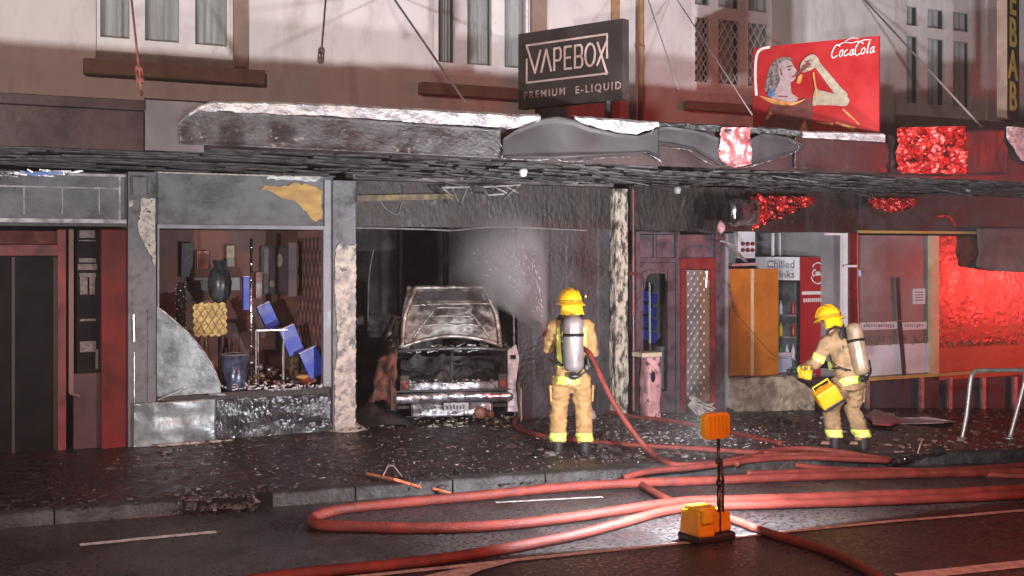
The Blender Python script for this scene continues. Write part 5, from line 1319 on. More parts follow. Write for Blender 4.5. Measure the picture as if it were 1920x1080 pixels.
hose('fire_hose', [(1490,872),(1560,879),(1680,884),(1800,880),(1920,872),(2200,862)], .030, 'thin red hose in the gutter below the loose hose nozzle at the right')
hose('fire_hose', [(1400,888),(1520,884),(1640,881),(1760,884),(1920,893),(2200,900)], .030, 'thin red hose running along the road edge right of the work light')
t = thing('hose_nozzle', 'silver and black hose nozzle lying on the footpath edge at the right', 'nozzle', G(1715,856,.03), group=None)
a_, b_ = G(1668,862,.035), G(1765,846,.05); d_ = (b_-a_)
mb = MB(); mb.lathe([(.03,0),(.034,.1),(.045,.12),(.045,.2),(.03,.22)], a_, axis=d_, n=14); mb.build('coupling', m_blk, t)
mb = MB(); L_ = d_.length; mb.lathe([(.03,.2),(.042,.26),(.042,L_*.45),(.03,L_*.5),(.032,L_*.7),(.046,L_*.78),(.046,L_*.82)], a_, axis=d_, n=14); mb.build('barrel', m_chrome, t, smooth=True)
mb = MB(); mb.lathe([(.046,L_*.82),(.055,L_*.86),(.055,L_),(.03,L_)], a_, axis=d_, n=14); mb.build('bumper_ring', m_blk, t)
mb = MB(); c_ = a_+d_*.5; mb.tube([c_+Vector((0,0,.03)), c_+Vector((-.05,0,.13)), c_+Vector((-.10,0,.18))], .010, 6); mb.build('bale_handle', m_blk, t)

# ================================================================== WORK LIGHT
la, lb = G(850,1064), G(1900,960); ld = (lb-la); ld.z = 0; ld.normalize(); ln = Vector((-ld.y, ld.x, 0))
wb = G(1325,1012); wrot = math.atan2(ld.y, ld.x) + rad(8)
wl = thing('work_light', 'yellow battery work light standing on the wet road with its lamp raised on a mast', 'work light', wb, wrot)
def wbld(name, mb, mat, par=None, **k): return mb.build(name, mat, par or wl, local=True, **k)
mb = MB(); mb.box(-.20,.20,-.14,.14,.0,.075); wbld('base_tray', mb, m_blk, bevel=.025)
mb = MB(); mb.hexa([(-.195,-.13,.06),(-.035,-.15,.06),(-.035,.12,.06),(-.195,.12,.06),(-.19,-.115,.265),(-.038,-.13,.265),(-.038,.10,.265),(-.19,.10,.265)]); wbld('battery_housing', mb, m_yel, bevel=.02)
mb = MB(); mb.box(-.165,-.055,-.155,-.11,.17,.278); mb.box(-.17,-.05,-.11,.08,.262,.29); wbld('battery_latch', mb, m_yelb, bevel=.012)
mb = MB(); mb.hexa([(-.03,-.12,.076),(.185,-.10,.076),(.185,.12,.076),(-.03,.12,.076),(-.03,-.12,.25),(.18,-.085,.235),(.18,.10,.235),(-.03,.10,.25)]); wbld('rear_housing', mb, m_yel, bevel=.02)
mb = MB(); mb.box(-.04,.03,-.09,.09,.245,.29); wbld('carry_handle', mb, m_yelb, bevel=.015)
mb = MB(); mb.tube([(.045,-.10,.06),(.055,-.085,.50)], .017, 8); wbld('mast_tube', mb, m_blkgloss, smooth=True)
mb = MB(); mb.tube([(.10,-.09,.06),(.095,-.085,.30),(.105,-.08,.48),(.085,-.08,.66)], .012, 8); wbld('cable', mb, m_blk, smooth=True)
mb = MB(); mb.tube([(.055,-.085,.42),(.055,-.08,.83)], .013, 8); mb.lathe([(.022,0),(.026,.02),(.022,.05)], (.055,-.085,.44), n=10); mb.lathe([(.022,0),(.026,.02),(.022,.05)], (.052,-.082,.62), n=10); wbld('mast_tube', mb, m_blkgloss, smooth=True)
hz_ = .935
hd = bpy.data.objects.new('lamp_head', None); COL.objects.link(hd); hd.parent = wl
mb = MB(); oc = [(-.135,-.075),(-.105,-.115),(.105,-.115),(.135,-.075),(.135,.07),(.105,.10),(-.105,.10),(-.135,.07)]
mb.prism(oc, lambda a, b, d=0: Vector((.07+a, -.06+d, hz_+b)), -.0, .07); wbld('head_case', mb, m_yel, hd, bevel=.012)
mb = MB()
for i in range(5): mb.box(-.02+i*.042,.0+i*.042,-.064,-.05,hz_-.085,hz_+.075)
wbld('cooling_ribs', mb, M('dull_orange_plastic', (0.72,0.33,0.01), None, 4, .4), hd)
mb = MB(); mb.box(-.04,.18,.0105,.016,hz_-.07,hz_+.06); wbld('led_panel', mb, M('lit_led_panel', (0.9,0.9,0.95), None, 2, .3, emit=(1,1,1,6)), hd)
hw = Matrix.Rotation(wrot, 3, 'Z') @ Vector((.07,.05,hz_)) + wb
lamp('SPOT', 'work_light_beam', hw, hw + ln*4 + Vector((-.0,0,-.75)), 900, (0.93,0.95,1.0), 0.045, spot=rad(168), blend=0.06)

# ================================================================== STREET OBJECTS
t = thing('bike_rack', 'bent galvanised hoop of a bicycle rack on the footpath at the right edge', 'bike rack', G(1848,820))
def hoop(us, dy=0):
    a_ = G(us[0],822); b_ = G(us[3],820); ya = a_.y
    pts = [P(us[0],826,ya), P(us[0]+10,775,ya), P(us[1]-6,712,ya), P(us[1],700,ya), P(us[1]+9,695,ya), P(us[2]-30,694,ya-.1), P(us[2]-6,695,ya-.15), P(us[2],702,ya-.15), P(us[2]-3,725,ya-.15), P(us[3],826,ya-.1)]
    return pts
mb = MB(); mb.tube(smooth_path(hoop((1803,1826,1922,1892)), 5), .028, 12); mb.build('hoop', m_steel, t, smooth=True)
mb = MB()
for u in (1803,1892): mb.lathe([(.07,0),(.07,.012),(.035,.02)], G(u,822), n=14)
mb.build('foot_plate', m_steel, t)
pts = [G(1622,782),G(1640,774),G(1690,786),G(1740,789),G(1792,793),G(1770,800),G(1690,797),G(1636,799)]
mb = MB(); n = len(pts); mb.add([p+Vector((0,0,.02+.04*(i%2))) for i, p in enumerate(pts)] + [p+Vector((0,0,.01+.04*(i%2))) for i, p in enumerate(pts)], [tuple(range(n)), tuple(range(n,2*n))[::-1]]+[(i,n+i,n+(i+1)%n,(i+1)%n) for i in range(n)])
sgn = tag(mb.build('fallen_sign', M('pale_pink_panel', (0.50,0.36,0.36), (0.3,0.2,0.2), 5, .4)), 'fallen red and pale sign panel lying flat on the rubble by the fish shop', 'sign panel')
mb = MB(); pp = [G(1632,778,.085),G(1650,775,.085),G(1692,789,.075),G(1670,797,.065),G(1636,794,.07)]; n=5
mb.add(pp+[p-Vector((0,0,.012)) for p in pp], [tuple(range(n)), tuple(range(n,2*n))[::-1]]+[(i,n+i,n+(i+1)%n,(i+1)%n) for i in range(n)]); mb.build('red_face', m_signred, sgn)
t = thing('broken_stick', 'orange painted broken stick lying across the kerb with a bent wire', 'stick', G(770,905))
mb = MB(); mb.tube([G(688,888,.02), G(740,899,.05), G(790,911,.06)], .014, 7); mb.tube([G(812,916,.05), G(845,925,.02)], .014, 7); mb.build('shaft', M('orange_painted_wood', (0.75,0.28,0.13), (0.5,0.12,0.06), 12, .5), t)
mb = MB(); a_ = G(718,893,.04); mb.tube([a_, a_+Vector((.07,.03,.10)), a_+Vector((.12,.03,.09)), a_+Vector((.20,0,-.02))], .006, 5); a_ = G(785,908,.05); mb.tube([a_, a_+Vector((.02,0,.06))], .006, 5); mb.build('bent_wire', m_steel, t)
mb = MB(); mb.ball(G(828,907,.02), (.05,.03,.03), 8, 5); tag(mb.build('charred_lump', m_soot, smooth=True), 'small charred lump on the kerb beside the orange stick', 'debris')
mb = MB(); mb.bar(G(1716,862,.03)+Vector((0,0,.0)), G(1728,846,.03)+Vector((0,0,.12)), .012, .012); tag(mb.build('thin_peg', m_pinkp), 'thin pinkish peg leaning over the loose nozzle', 'peg')

# ---- rubble
def scatter(name, n, fn, mat, smin, smax, seed, flat=.35):
    rnd = random.Random(seed); mb = MB()
    for i in range(n):
        u, v = fn(rnd); p = G(u, v)
        if p.y > .0 and X(293) < p.x < X(624): continue
        if p.y > -.15 and (p.x < X(668) or p.x > X(1160)): continue
        s = smin*(smax/smin)**(rnd.random()**1.6)
        R = Matrix.Rotation(rnd.uniform(0,6.28),3,'Z') @ Matrix.Rotation(rnd.gauss(0,.35),3,'X')
        a, b, c = s*rnd.uniform(.5,1.4), s*rnd.uniform(.3,.9), s*flat*rnd.uniform(.2,1)
        q = [Vector((rnd.uniform(.7,1.2)*x*a, rnd.uniform(.7,1.2)*y*b, z*c*rnd.uniform(.6,1.2))) for x, y, z in [(-.5,-.5,0),(.5,-.4,0),(.4,.5,0),(-.5,.4,0),(-.3,-.3,1),(.3,-.3,1),(.3,.3,1),(-.3,.3,1)]]
        mb.hexa([R @ w + p for w in q])
    return stuff(mb.build(name, mat), *fn.lab)
def f1(r): return (r.triangular(880,1640,1300), r.uniform(768,860))
f1.lab = ('dark burnt rubble strewn over the footpath before the shops', 'rubble')
def f2(r): return (r.gauss(1290,75), r.gauss(823,7)) if r.random() < .45 else (r.gauss(1270,150), r.gauss(812,18))
f2.lab = ('pale glassy fragments and foam glinting on the footpath', 'broken glass')
def f3(r): return (r.uniform(200,1300), r.triangular(800,905,850))
f3.lab = ('scattered brown and pinkish chips on the wet black footpath', 'chips')
def f4(r): return (r.triangular(100,1200,850), r.uniform(795,900))
f4.lab = ('black flakes of soot and slate on the near footpath', 'flakes')
def f5(r): return (r.uniform(1620,2100), r.uniform(745,850))
f5.lab = ('reddish brown rubble on the footpath before the fish shop', 'rubble')
scatter('burnt_rubble', 1900, f1, m_debris, .02, .16, 1)
scatter('glass_fragments', 1500, f2, m_debrisw, .012, .055, 2, .3)  # pale tone and count raised to imitate glints off wet foam
scatter('brown_chips', 320, f3, m_debrisb, .012, .05, 3)
scatter('soot_flakes', 1500, f4, m_debris, .015, .09, 4, .25)
scatter('reddish_rubble', 800, f5, m_debrisb, .02, .13, 5)
def f6(r): return (r.uniform(300,1250), r.uniform(790,880))
f6.lab = ('tiny pale grit added as glints on the wet footpath', 'grit')
scatter('glint_grit', 700, f6, m_debrisw, .008, .03, 6)  # pale chips added to imitate wet sparkle on the footpath
def f8(r): return (r.uniform(330,480), r.gauss(938,7))
f8.lab = ('dark rubble filling the gap in the bluestone kerb', 'rubble')
scatter('kerb_rubble', 160, f8, m_debris, .02, .10, 8, .6)
def f9(r): return (r.uniform(0,1250), (lambda u: 975-.085*u-r.uniform(0,45))(r.uniform(0,1250)))
def f9(r):
    u = r.uniform(0,1400); return (u, 968-.085*u-r.expovariate(1/16))
f9.lab = ('sooty grit and ash gathered along the kerb edge', 'grit')
scatter('kerb_grit', 1500, f9, m_debris, .01, .06, 9, .3)
def f7(r): return (r.uniform(700,960), r.uniform(775,802))
f7.lab = ('pale plaster and foam spill under the back of the burnt car', 'plaster spill')
scatter('plaster_spill', 300, f7, m_plaster, .02, .09, 7, .3)
# debris piled in the bay
mb = MB(); x0, x1 = X(668), X(960)
mb.grid(lambda a, b: (x0+.0+(x1-x0+.9)*a, -.05+2.6*b, gz(6,0)-.05+ .30*max(0,1-abs(a-.12)*5)*math.sin(min(1,b*1.6+.1)*3.14)+.05*nz(a*8,b*9,2,1.3)), 50, 30)
tag(mb.build('debris_mound', m_soot, smooth=True), 'black mound of ash and debris beside and under the burnt car', 'debris mound')
# ================================================================== PEOPLE
def person(name, label, loc, rotz, pose, jmat, tmat, hyaw, hpitch, headc, scba, legs, arms, lean):
    """Body first (head, neck, trunk, arms with five fingered gloved hands, legs), clothing lifted over it."""
    root = thing(name, label, 'person', loc, rotz, group='firefighters')
    V = Vector
    legs = [tuple(V(q) for q in l) for l in legs]; arms = [tuple(V(q) for q in a) for a in arms]
    pel, chest, neck = [V(p) for p in pose]
    hips = [pel + V((-.10,0,-.02)), pel + V((.10,0,-.02))]
    # ---- body
    b = MB()
    HR = Matrix.Rotation(hyaw,3,'Z') @ Matrix.Rotation(hpitch,3,'X'); hc = V(headc)
    b.ball(hc, (.077,.098,.115), 16, 12, HR); b.ball(hc+HR@V((0,.030,-.055)), (.055,.068,.07), 12, 8, HR)
    b.ball(hc+HR@V((0,.105,-.015)), (.014,.022,.026), 8, 6, HR)
    for s in (-1,1):
        b.ball(hc+HR@V((s*.079,-.005,-.005)), (.010,.022,.032), 8, 6, HR); b.ball(hc+HR@V((s*.032,.085,.02)), (.016,.012,.010), 8, 6, HR)
    b.ball(hc+HR@V((0,.092,-.055)), (.025,.012,.009), 8, 6, HR)
    b.tube([neck+V((0,0,-.08)), hc+HR@V((0,-.01,-.06))], [.07,.058], 12)
    b.tube([pel+V((0,0,-.08)), pel, pel.lerp(chest,.5), chest, neck+V((0,0,-.03))], [.12,.14,.13,.15,.10], 16, sx=1.25)
    for (sh, el, wr, hd_, curl) in arms:
        b.tube([sh, el, wr], [.055,.043,.030], 10); b.ball(sh, .06, 10, 8)
    for i, (kn, an, toe) in enumerate(legs):
        b.tube([hips[i], kn, an], [.085,.06,.042], 12); b.tube([an+V((0,0,-.02)), V(toe)+V((0,0,.02))], [.045,.035], 10)
    bm_ = remesh(b, .012, 2)
    # hands, fingers closed round what they hold
    h = MB()
    for (sh, el, wr, hd_, curl) in arms:
        wr, hd2 = V(wr), V(hd_); d = (hd2-wr).normalized(); side_ = V(curl).normalized(); side_ = (side_-d*side_.dot(d)).normalized(); up = d.cross(side_)
        h.tube([wr-d*.03, wr+d*.03], .034, 10)
        h.ball(wr+d*.065, (.030,.030,.030), 10, 8)
        pc = wr+d*.06
        h.hexa([pc+side_*.038*a_+up*.016*c_+d*.045*e_ for a_, c_, e_ in [(-1,-1,-1),(1,-1,-1),(1,1,-1),(-1,1,-1),(-1,-1,1),(1,-1,1),(1,1,1),(-1,1,1)]])
        for k, L in enumerate((.070,.080,.076,.060)):
            r0 = wr+d*.10+side_*(.030-.020*k)
            p1 = r0+d*L*.42+up*.004; p2 = p1+d*L*.10-up*L*.38; p3 = p2-d*L*.26-up*L*.18
            h.tube([r0-d*.02, p1, p2, p3], [.0125,.012,.011,.0095], 8)
        t0 = wr+d*.035+side_*.034; h.tube([t0, t0+side_*.026+d*.022-up*.008, t0+side_*.018+d*.05-up*.026, t0+side_*.002+d*.066-up*.038], [.014,.013,.0115,.010], 8)
    hm = remesh(h, .0055, 1)
    n0 = len(bm_.polygons)
    bb = bmesh.new(); bb.from_mesh(bm_); bb.from_mesh(hm); full = bpy.data.meshes.new('body'); bb.to_mesh(full); bb.free()
    body = mesh_obj('body', full, [m_skin, m_blk], root)
    for p in full.polygons: p.material_index = 1 if p.index >= n0 else 0
    # hair under the helmet
    hb = MB(); hb.ball(hc+HR@V((0,-.012,.015)), (.083,.098,.108), 16, 12, HR)
    hm_ = remesh(hb, .012, 1); hair = shell(hm_, lambda c, n_: (HR.inverted()@(c-hc)).y < .045 and (HR.inverted()@(c-hc)).z > -.075, .002)
    mesh_obj('hair', hair, m_hair, root)
    # ---- trousers
    t = MB(); t.ball(pel+V((0,-.01,-.04)), (.185,.15,.14), 16, 10)
    t.tube([pel+V((0,0,.14)), pel+V((0,0,-.02))], [.135,.15], 16, sx=1.25)
    for i, (kn, an, toe) in enumerate(legs):
        kn, an = V(kn), V(an); hp = hips[i]+V((0,0,-.02)); cf = an+V((0,0,.05))
        t.tube([hp, hp.lerp(kn,.5), kn, kn.lerp(cf,.5), cf], [.118,.112,.097,.095,.092], 14)
    tm = remesh(t, .014, 3)
    def folds(me, amp, cz, sc=(9,9,22)):
        me.calc_loop_triangles()
        ns = [v.normal.copy() for v in me.vertices]
        for v, n_ in zip(me.vertices, ns):
            c = v.co; f = nz(c.x*sc[0], c.y*sc[1], c.z*sc[2]) + .6*nz(c.x*sc[0]*2+9, c.y*sc[1]*2, c.z*sc[2]*1.4)
            v.co += n_*(f*amp)
    folds(tm, .017, 0)
    tr = mesh_obj('trousers', tm, tmat, root)
    anz = [(V(l[1]).x, V(l[1]).y, V(l[1]).z) for l in legs]
    def near_ankle(c): return any(abs(c.z-(a[2]+.12)) < .042 and math.hypot(c.x-a[0], c.y-a[1]) < .16 for a in anz)
    mesh_obj('ankle_tape', shell(tm, lambda c, n_: near_ankle(c), .004), m_lime, root)
    # ---- jacket
    j = MB()
    hem = pel+V((0,-.0,-.14)); mid = pel.lerp(chest,.5)
    j.tube([hem, pel+V((0,0,.0)), mid, chest, chest.lerp(neck,.62), neck], [.150,.153,.150,.160,.120,.072], 20, sx=1.28)
    for (sh, el, wr, hd_, curl) in arms:
        sh, el, wr = V(sh), V(el), V(wr)
        j.ball(sh, .088, 12, 8); j.tube([chest.lerp(sh,.45)+V((0,0,.03)), sh, sh.lerp(el,.5), el, el.lerp(wr,.5), wr], [.10,.090,.082,.074,.066,.056], 14)
    jm = remesh(j, .014, 3); folds(jm, .016, 0, (9,9,16))
    jk = mesh_obj('jacket', jm, jmat, root)
    ax_ = (neck-pel).normalized()
    def tor(c): return (c-pel).dot(ax_)
    armpts = [(V(a[0]), V(a[1]), V(a[2])) for a in arms]
    def onarm(c):
        for s_, e_, w_ in armpts:
            for p_, q_ in ((s_, e_), (e_, w_)):
                ab = q_-p_; tt = max(0, min(1, (c-p_).dot(ab)/ab.dot(ab)))
                if (c-(p_+ab*tt)).length < .095: return True
        return False
    mesh_obj('hem_tape', shell(jm, lambda c, n_: -.115 < tor(c) < -.035 and not onarm(c), .005), m_lime, root)
    mesh_obj('chest_tape', shell(jm, lambda c, n_: .40 < tor(c) < .455 and not onarm(c) , .005), m_silverband, root) if scba.get('chest') else None
    def band_arm(c, k, w):
        s_, e_, w_ = k; ab = w_-e_; tt = (c-e_).dot(ab)/ab.length; rr = (c-(e_+ab.normalized()*tt)).length
        return rr < .105 and w[0] < tt/ab.length < w[1]
    def band_up(c, k, w):
        s_, e_, w_ = k; ab = e_-s_; tt = (c-s_).dot(ab)/ab.length; rr = (c-(s_+ab.normalized()*tt)).length
        return rr < .105 and w[0] < tt/ab.length < w[1]
    for k in armpts:
        mesh_obj('sleeve_tape', shell(jm, lambda c, n_: band_arm(c, k, (.72,.95)) , .005), m_lime, root)
        if scba.get('upper'): mesh_obj('sleeve_tape', shell(jm, lambda c, n_: band_up(c, k, (.55,.82)), .005), m_lime, root)
    if scba.get('vert'):
        for s in (-1,1): mesh_obj('back_tape', shell(jm, lambda c, n_: n_.y < .2 and .06 < tor(c) < .50 and .105 < s*(c.x-pel.x) < .165, .005), m_lime, root)
    for i, (kn, an, toe) in enumerate(legs):
        s = -1 if i == 0 else 1; c = hips[i].lerp(kn, .55)+V((s*.112,-.01,0)); mb = MB(); mb.obox(c, (.025,.13,.17), Matrix.Rotation(s*.05,3,'Y')); thing_part('trouser_pocket', mb, tmat, root, bev=.01)
        mb = MB(); mb.obox(c+V((s*.004,0,.075)), (.030,.14,.05), Matrix.Rotation(s*.05,3,'Y')); thing_part('pocket_flap', mb, tmat, root, bev=.008)
    # ---- boots
    for i, (kn, an, toe) in enumerate(legs):
        an, toe = V(an), V(toe); bt = MB()
        f = (toe-an); f.z = 0; f.normalize(); s_ = V((-f.y,f.x,0))
        bt.tube([an+V((0,0,.12)), an+V((0,0,-.02)), an+V((0,0,-.055))], [.068,.062,.060], 14)
        bt.tube([an+V((0,0,-.055))-f*.045, an+f*.08+V((0,0,-.055)), an+f*.17+V((0,0,-.060)), an+f*.20+V((0,0,-.062))], [.048,.052,.045,.03], 12, sx=1)
        bm2 = remesh(bt, .012, 2); 
        zf_ = min(v.co.z for v in bm2.vertices)
        bo = mesh_obj('boot', bm2, m_boot, root)
    # ---- helmet
    hh = MB(); prof = []
    def dome(a, c):
        ang = a*2*math.pi; ph = c*math.pi/2
        rx, ry, rz = .128, .150, .150
        k = 1+.02*max(0,math.cos(ang*2))
        return hc+HR@V((rx*math.cos(ang)*math.cos(ph)*k, -.005+ry*math.sin(ang)*math.cos(ph)*k, .035+rz*math.sin(ph)**.95))
    hh.grid(dome, 32, 12); hel = thing_part('helmet', hh, m_helm, root, solid=.006)
    hb = MB()
    def brim(a, c):
        ang = a*2*math.pi; r_ = c
        ext = .028 + .035*max(0,-math.sin(ang))**2 + .02*max(0,math.sin(ang))**2
        return hc+HR@V(((.128+ext*r_)*math.cos(ang), -.005+(.150+ext*r_)*math.sin(ang), .038-.022*r_-.025*r_*max(0,-math.sin(ang))))
    hb.grid(brim, 36, 4); thing_part('brim', hb, m_helm, hel, solid=.006, keep=root)
    hr = MB(); hr.tube([hc+HR@V((0, .150*math.cos(a), .036+.156*math.sin(a))) for a in [math.pi*i/14 for i in range(15)]], .014, 8)
    for s in (-1,1): hr.tube([hc+HR@V((s*.07, .130*math.cos(a), .036+.138*math.sin(a))) for a in [math.pi*(i+1)/14 for i in range(13)]], .007, 6)
    thing_part('crest', hr, m_helm, hel, keep=root)
    hs = MB(); hs.tube([hc+HR@V((.131*math.cos(a), -.005+.153*math.sin(a), .050)) for a in [2*math.pi*i/24 for i in range(24)]], .006, 6, closed=True)
    thing_part('helmet_strap', hs, M('dark_strap', (0.10,0.07,0.02), None, 5, .6), hel, keep=root)
    nk = MB()
    def flap(a, c):
        ang = math.pi*(1.08+.84*a); r_ = .118+.028*c
        return hc+HR@V((r_*math.cos(ang), -.005+(r_+.022)*math.sin(ang), .03-.135*c+.006*math.sin(a*20)))
    nk.grid(flap, 24, 8); thing_part('neck_flap', nk, m_yelb if scba.get('flap') else m_helm, hel, solid=.005, keep=root)
    tc_ = MB(); tc_.lathe([(.018,-.06),(.02,.0),(.026,.03),(.026,.055)], hc+HR@V((.150,-.01,.08)), axis=HR@V((0,1,.15)), n=10); thing_part('helmet_torch', tc_, m_blk, hel, keep=root)
    if scba.get('yt'):
        tc_ = MB(); tc_.ball(hc+HR@V((.166,-.05,.095)), (.012,.02,.02), 8, 6); thing_part('torch_cap', tc_, m_lime, hel, keep=root)
    # ---- breathing set
    bx = scba['R']; bc = V(scba['c'])
    def B(x, y, z): return bc + bx @ V((x,y,z))
    mb = MB(); pl_ = [(-.10,-.27),(.10,-.27),(.12,-.05),(.13,.2),(.09,.27),(-.09,.27),(-.13,.2),(-.12,-.05)]
    mb.prism(pl_, lambda a, b_, d=0: B(a, d, b_), .055, .085); thing_part('backplate', mb, m_blk, root, bev=.01)
    mb = MB(); R_ = scba.get('r', .098)
    pr_ = [(.03,-.33),(.05,-.325),(R_*.8,-.30),(R_,-.26),(R_,.19),(R_*.92,.235),(R_*.65,.27),(R_*.25,.285)]
    mb.lathe(pr_, B(0,-.045,.02), axis=bx@V((0,0,1)), n=24); tk = thing_part('air_cylinder', mb, scba['mat'], root)
    for zz in (.07,-.17 if scba.get('two') else .075):
        mb = MB(); mb.lathe([(R_+.004,zz-.014),(R_+.004,zz+.014)], B(0,-.045,.02), axis=bx@V((0,0,1)), n=24); thing_part('cylinder_band', mb, m_blk, tk, keep=root)
    mb = MB(); mb.lathe([(.028,-.41),(.032,-.40),(.032,-.34),(.02,-.33)], B(0,-.045,.02), axis=bx@V((0,0,1)), n=12); mb.lathe([(.028,-.05),(.03,-.04),(.03,.04),(.028,.05)], B(0,-.055,-.35), axis=bx@V((1,0,0)), n=12); thing_part('cylinder_valve', mb, m_blkgloss, root)
    for s in (-1,1):
        mb = MB(); mb.tube([B(s*.08,.06,.2), B(s*.115,.12,.30), B(s*.125,.24,.27), B(s*.13,.30,.12), B(s*.15,.24,-.10), B(s*.16,.10,-.20), B(s*.12,.06,-.24)], .014, 8, sx=1.6); thing_part('shoulder_strap', mb, m_blk, root)
    mb = MB(); mb.tube([B(.04,-.02,-.37), B(.14,-.03,-.30), B(.20,.06,-.22), B(.22,.18,-.24)], .013, 8); mb.tube([B(-.1,.02,-.24), B(-.2,.08,-.20), B(-.22,.2,-.18)], .011, 8); thing_part('air_hose', mb, m_blk, root)
    mb = MB(); mb.obox(B(.19,.03,-.20), (.07,.05,.14), bx); mb.obox(B(.15,-.01,-.26), (.05,.05,.07), bx); thing_part('gauge_pouch', mb, m_blk, root, bev=.01)
    return root
def thing_part(name, mb, mat, parent, solid=0, keep=None, bev=0):
    o = mb.build(name, mat, parent, local=True, smooth=True, solid=solid, bevel=bev)
    return o

fp = G(1071, 852)
yaw1 = -math.atan2(SN, CS) + rad(6)
pz = .07
person('person', 'firefighter seen from behind in tan turnout gear spraying water at the burnt car', fp, yaw1,
       [(0,-.0,.90),(0,.02,1.32),(0,.05,1.53)], m_tan, m_tan, rad(12), rad(-4), (0.0,.07,1.64),
       dict(R=Matrix.Rotation(rad(-3),3,'X'), c=(-.015,-.20,1.24), mat=m_tank, r=.112, vert=True, flap=True, yt=True),
       [((-.135,.06,.50),(-.15,.0,.085),(-.17,.2,.03)), ((.135,.02,.50),(.145,-.05,.085),(.18,.15,.03))],
       [(Vector((-.18,.03,1.40)),Vector((-.225,.22,1.16)),Vector((-.11,.42,1.20)),Vector((-.05,.46,1.22)),Vector((1,0,.4))),
        (Vector((.18,.02,1.40)),Vector((.245,.04,1.12)),Vector((.15,.29,1.06)),Vector((.10,.34,1.07)),Vector((-1,0,.4)))], 0)
# nozzle in his hands
def W1(x, y, z):
    return fp + Matrix.Rotation(yaw1,3,'Z') @ Vector((x,y,z))
t = thing('spray_nozzle', 'black and red branch nozzle held by the firefighter spraying water', 'nozzle', W1(-.1,.5,1.2))
nzA, nzB = W1(.10,.33,1.05), W1(-.20,.62,1.30)
dd = (nzB-nzA); L_ = dd.length
mb = MB(); mb.lathe([(.03,0),(.03,L_*.5),(.04,L_*.6),(.045,L_*.8)], nzA, axis=dd, n=14); mb.build('barrel', m_blkgloss, t, smooth=True)
mb = MB(); mb.lathe([(.045,L_*.8),(.055,L_*.88),(.05,L_)], nzA, axis=dd, n=14); mb.build('nozzle_tip', m_signred, t, smooth=True)

fp2 = G(1583, 843)
yaw2 = math.atan2(.50, .86) - math.atan2(SN, CS) + rad(0)     # facing the left, a little away
person('person', 'firefighter bending over at the right holding yellow hand lamps beside the drinks cooler', fp2, yaw2,
       [(0,-.06,.86),(0,.06,1.22),(0,.17,1.40)], m_tan2, m_tan2, rad(5), rad(-16), (0.0,.245,1.50),
       dict(R=Matrix.Rotation(rad(-14),3,'X'), c=(0,-.165,1.19), mat=m_tank2, upper=True, r=.095),
       [((-.12,.10,.46),(-.13,.02,.085),(-.13,.22,.03)), ((.13,.0,.46),(.15,-.16,.085),(.16,.04,.03))],
       [(Vector((-.19,.09,1.27)),Vector((-.27,.20,1.00)),Vector((-.33,.40,.90)),Vector((-.36,.48,.89)),Vector((0,0,1))),
        (Vector((.19,.09,1.27)),Vector((.22,.16,1.00)),Vector((.13,.38,.95)),Vector((.11,.47,.95)),Vector((0,0,1)))], 0)
def W2(x, y, z): return fp2 + Matrix.Rotation(yaw2,3,'Z') @ Vector((x,y,z))
def hand_lamp(loc, rz, tilt, s, label):
    t = thing('hand_lamp', label, 'lamp', loc, rz); t.rotation_euler = (tilt, 0, rz)
    mb = MB(); mb.box(-.09*s,.09*s,-.06*s,.06*s,-.07*s,.07*s); mb.build('body', m_yel, t, local=True, bevel=.015)
    mb = MB(); mb.box(-.092*s,.092*s,-.062*s,.062*s,-.095*s,-.065*s); mb.build('base', m_blk, t, local=True, bevel=.01)
    mb = MB(); mb.lathe([(.055*s,.06*s),(.062*s,.085*s),(.05*s,.09*s)], (0,0,0), axis=(0,1,0), n=16); mb.build('lens', m_yelb, t, local=True)
    mb = MB(); mb.tube([(-.07*s,0,.06*s),(-.07*s,0,.12*s),(.07*s,0,.12*s),(.07*s,0,.06*s)], .010, 8); mb.build('handle', m_yelb, t, local=True, smooth=True)
    return t
def cam_at(u, v, t): return D(u, v, t)
tt = ( (fp2-Vector((0,CY,0))).dot(Vector((SN,CS,0))) )
hand_lamp(cam_at(1510,702,tt-.10), yaw2+rad(80), 0.15, .80, 'small round yellow lamp held out in front by the bending firefighter')
l2 = hand_lamp(cam_at(1551,742,tt-.25), yaw2+rad(60), .1, 1.45, 'large tilted yellow battery lamp hanging from the arm of the bending firefighter')
l2.rotation_euler = (rad(10), rad(-32), -TH)
mb = MB(); mb.tube([cam_at(1535,765,tt-.1), cam_at(1534,800,tt-.1), Vector((*cam_at(1538,838,tt-.1).xy, gz(9.5,-3)+.01))], [.05,.055,.06], 10)

# ================================================================== WATER SPRAY
src = nzB + dd.normalized()*.02
def SP(u, v, t): return D(u, v, t)
endp = SP(925, 455, 15.2); av = endp-src; AL = av.length; au = av.normalized()
mb = MB(); mb.lathe([(.05,-.02),(.05+.46*AL,AL*.98),(.3*AL,AL*1.12)], src, axis=au, n=28)
mist = bpy.data.materials.new('spray_mist'); mist.use_nodes = True
nt = mist.node_tree; nt.nodes.clear(); N_ = nt.nodes; L_2 = nt.links
out = N_.new('ShaderNodeOutputMaterial'); pv = N_.new('ShaderNodeVolumePrincipled')
pv.inputs['Color'].default_value = (0.93,0.92,0.97,1); pv.inputs['Anisotropy'].default_value = 0.0
mo = mb.build('water_spray_mist', mist, smooth=True)
tc = N_.new('ShaderNodeTexCoord'); sub = N_.new('ShaderNodeVectorMath'); sub.operation = 'SUBTRACT'
L_2.new(tc.outputs['Object'], sub.inputs[0]); sub.inputs[1].default_value = src - mo.location
dot = N_.new('ShaderNodeVectorMath'); dot.operation = 'DOT_PRODUCT'; L_2.new(sub.outputs[0], dot.inputs[0]); dot.inputs[1].default_value = au
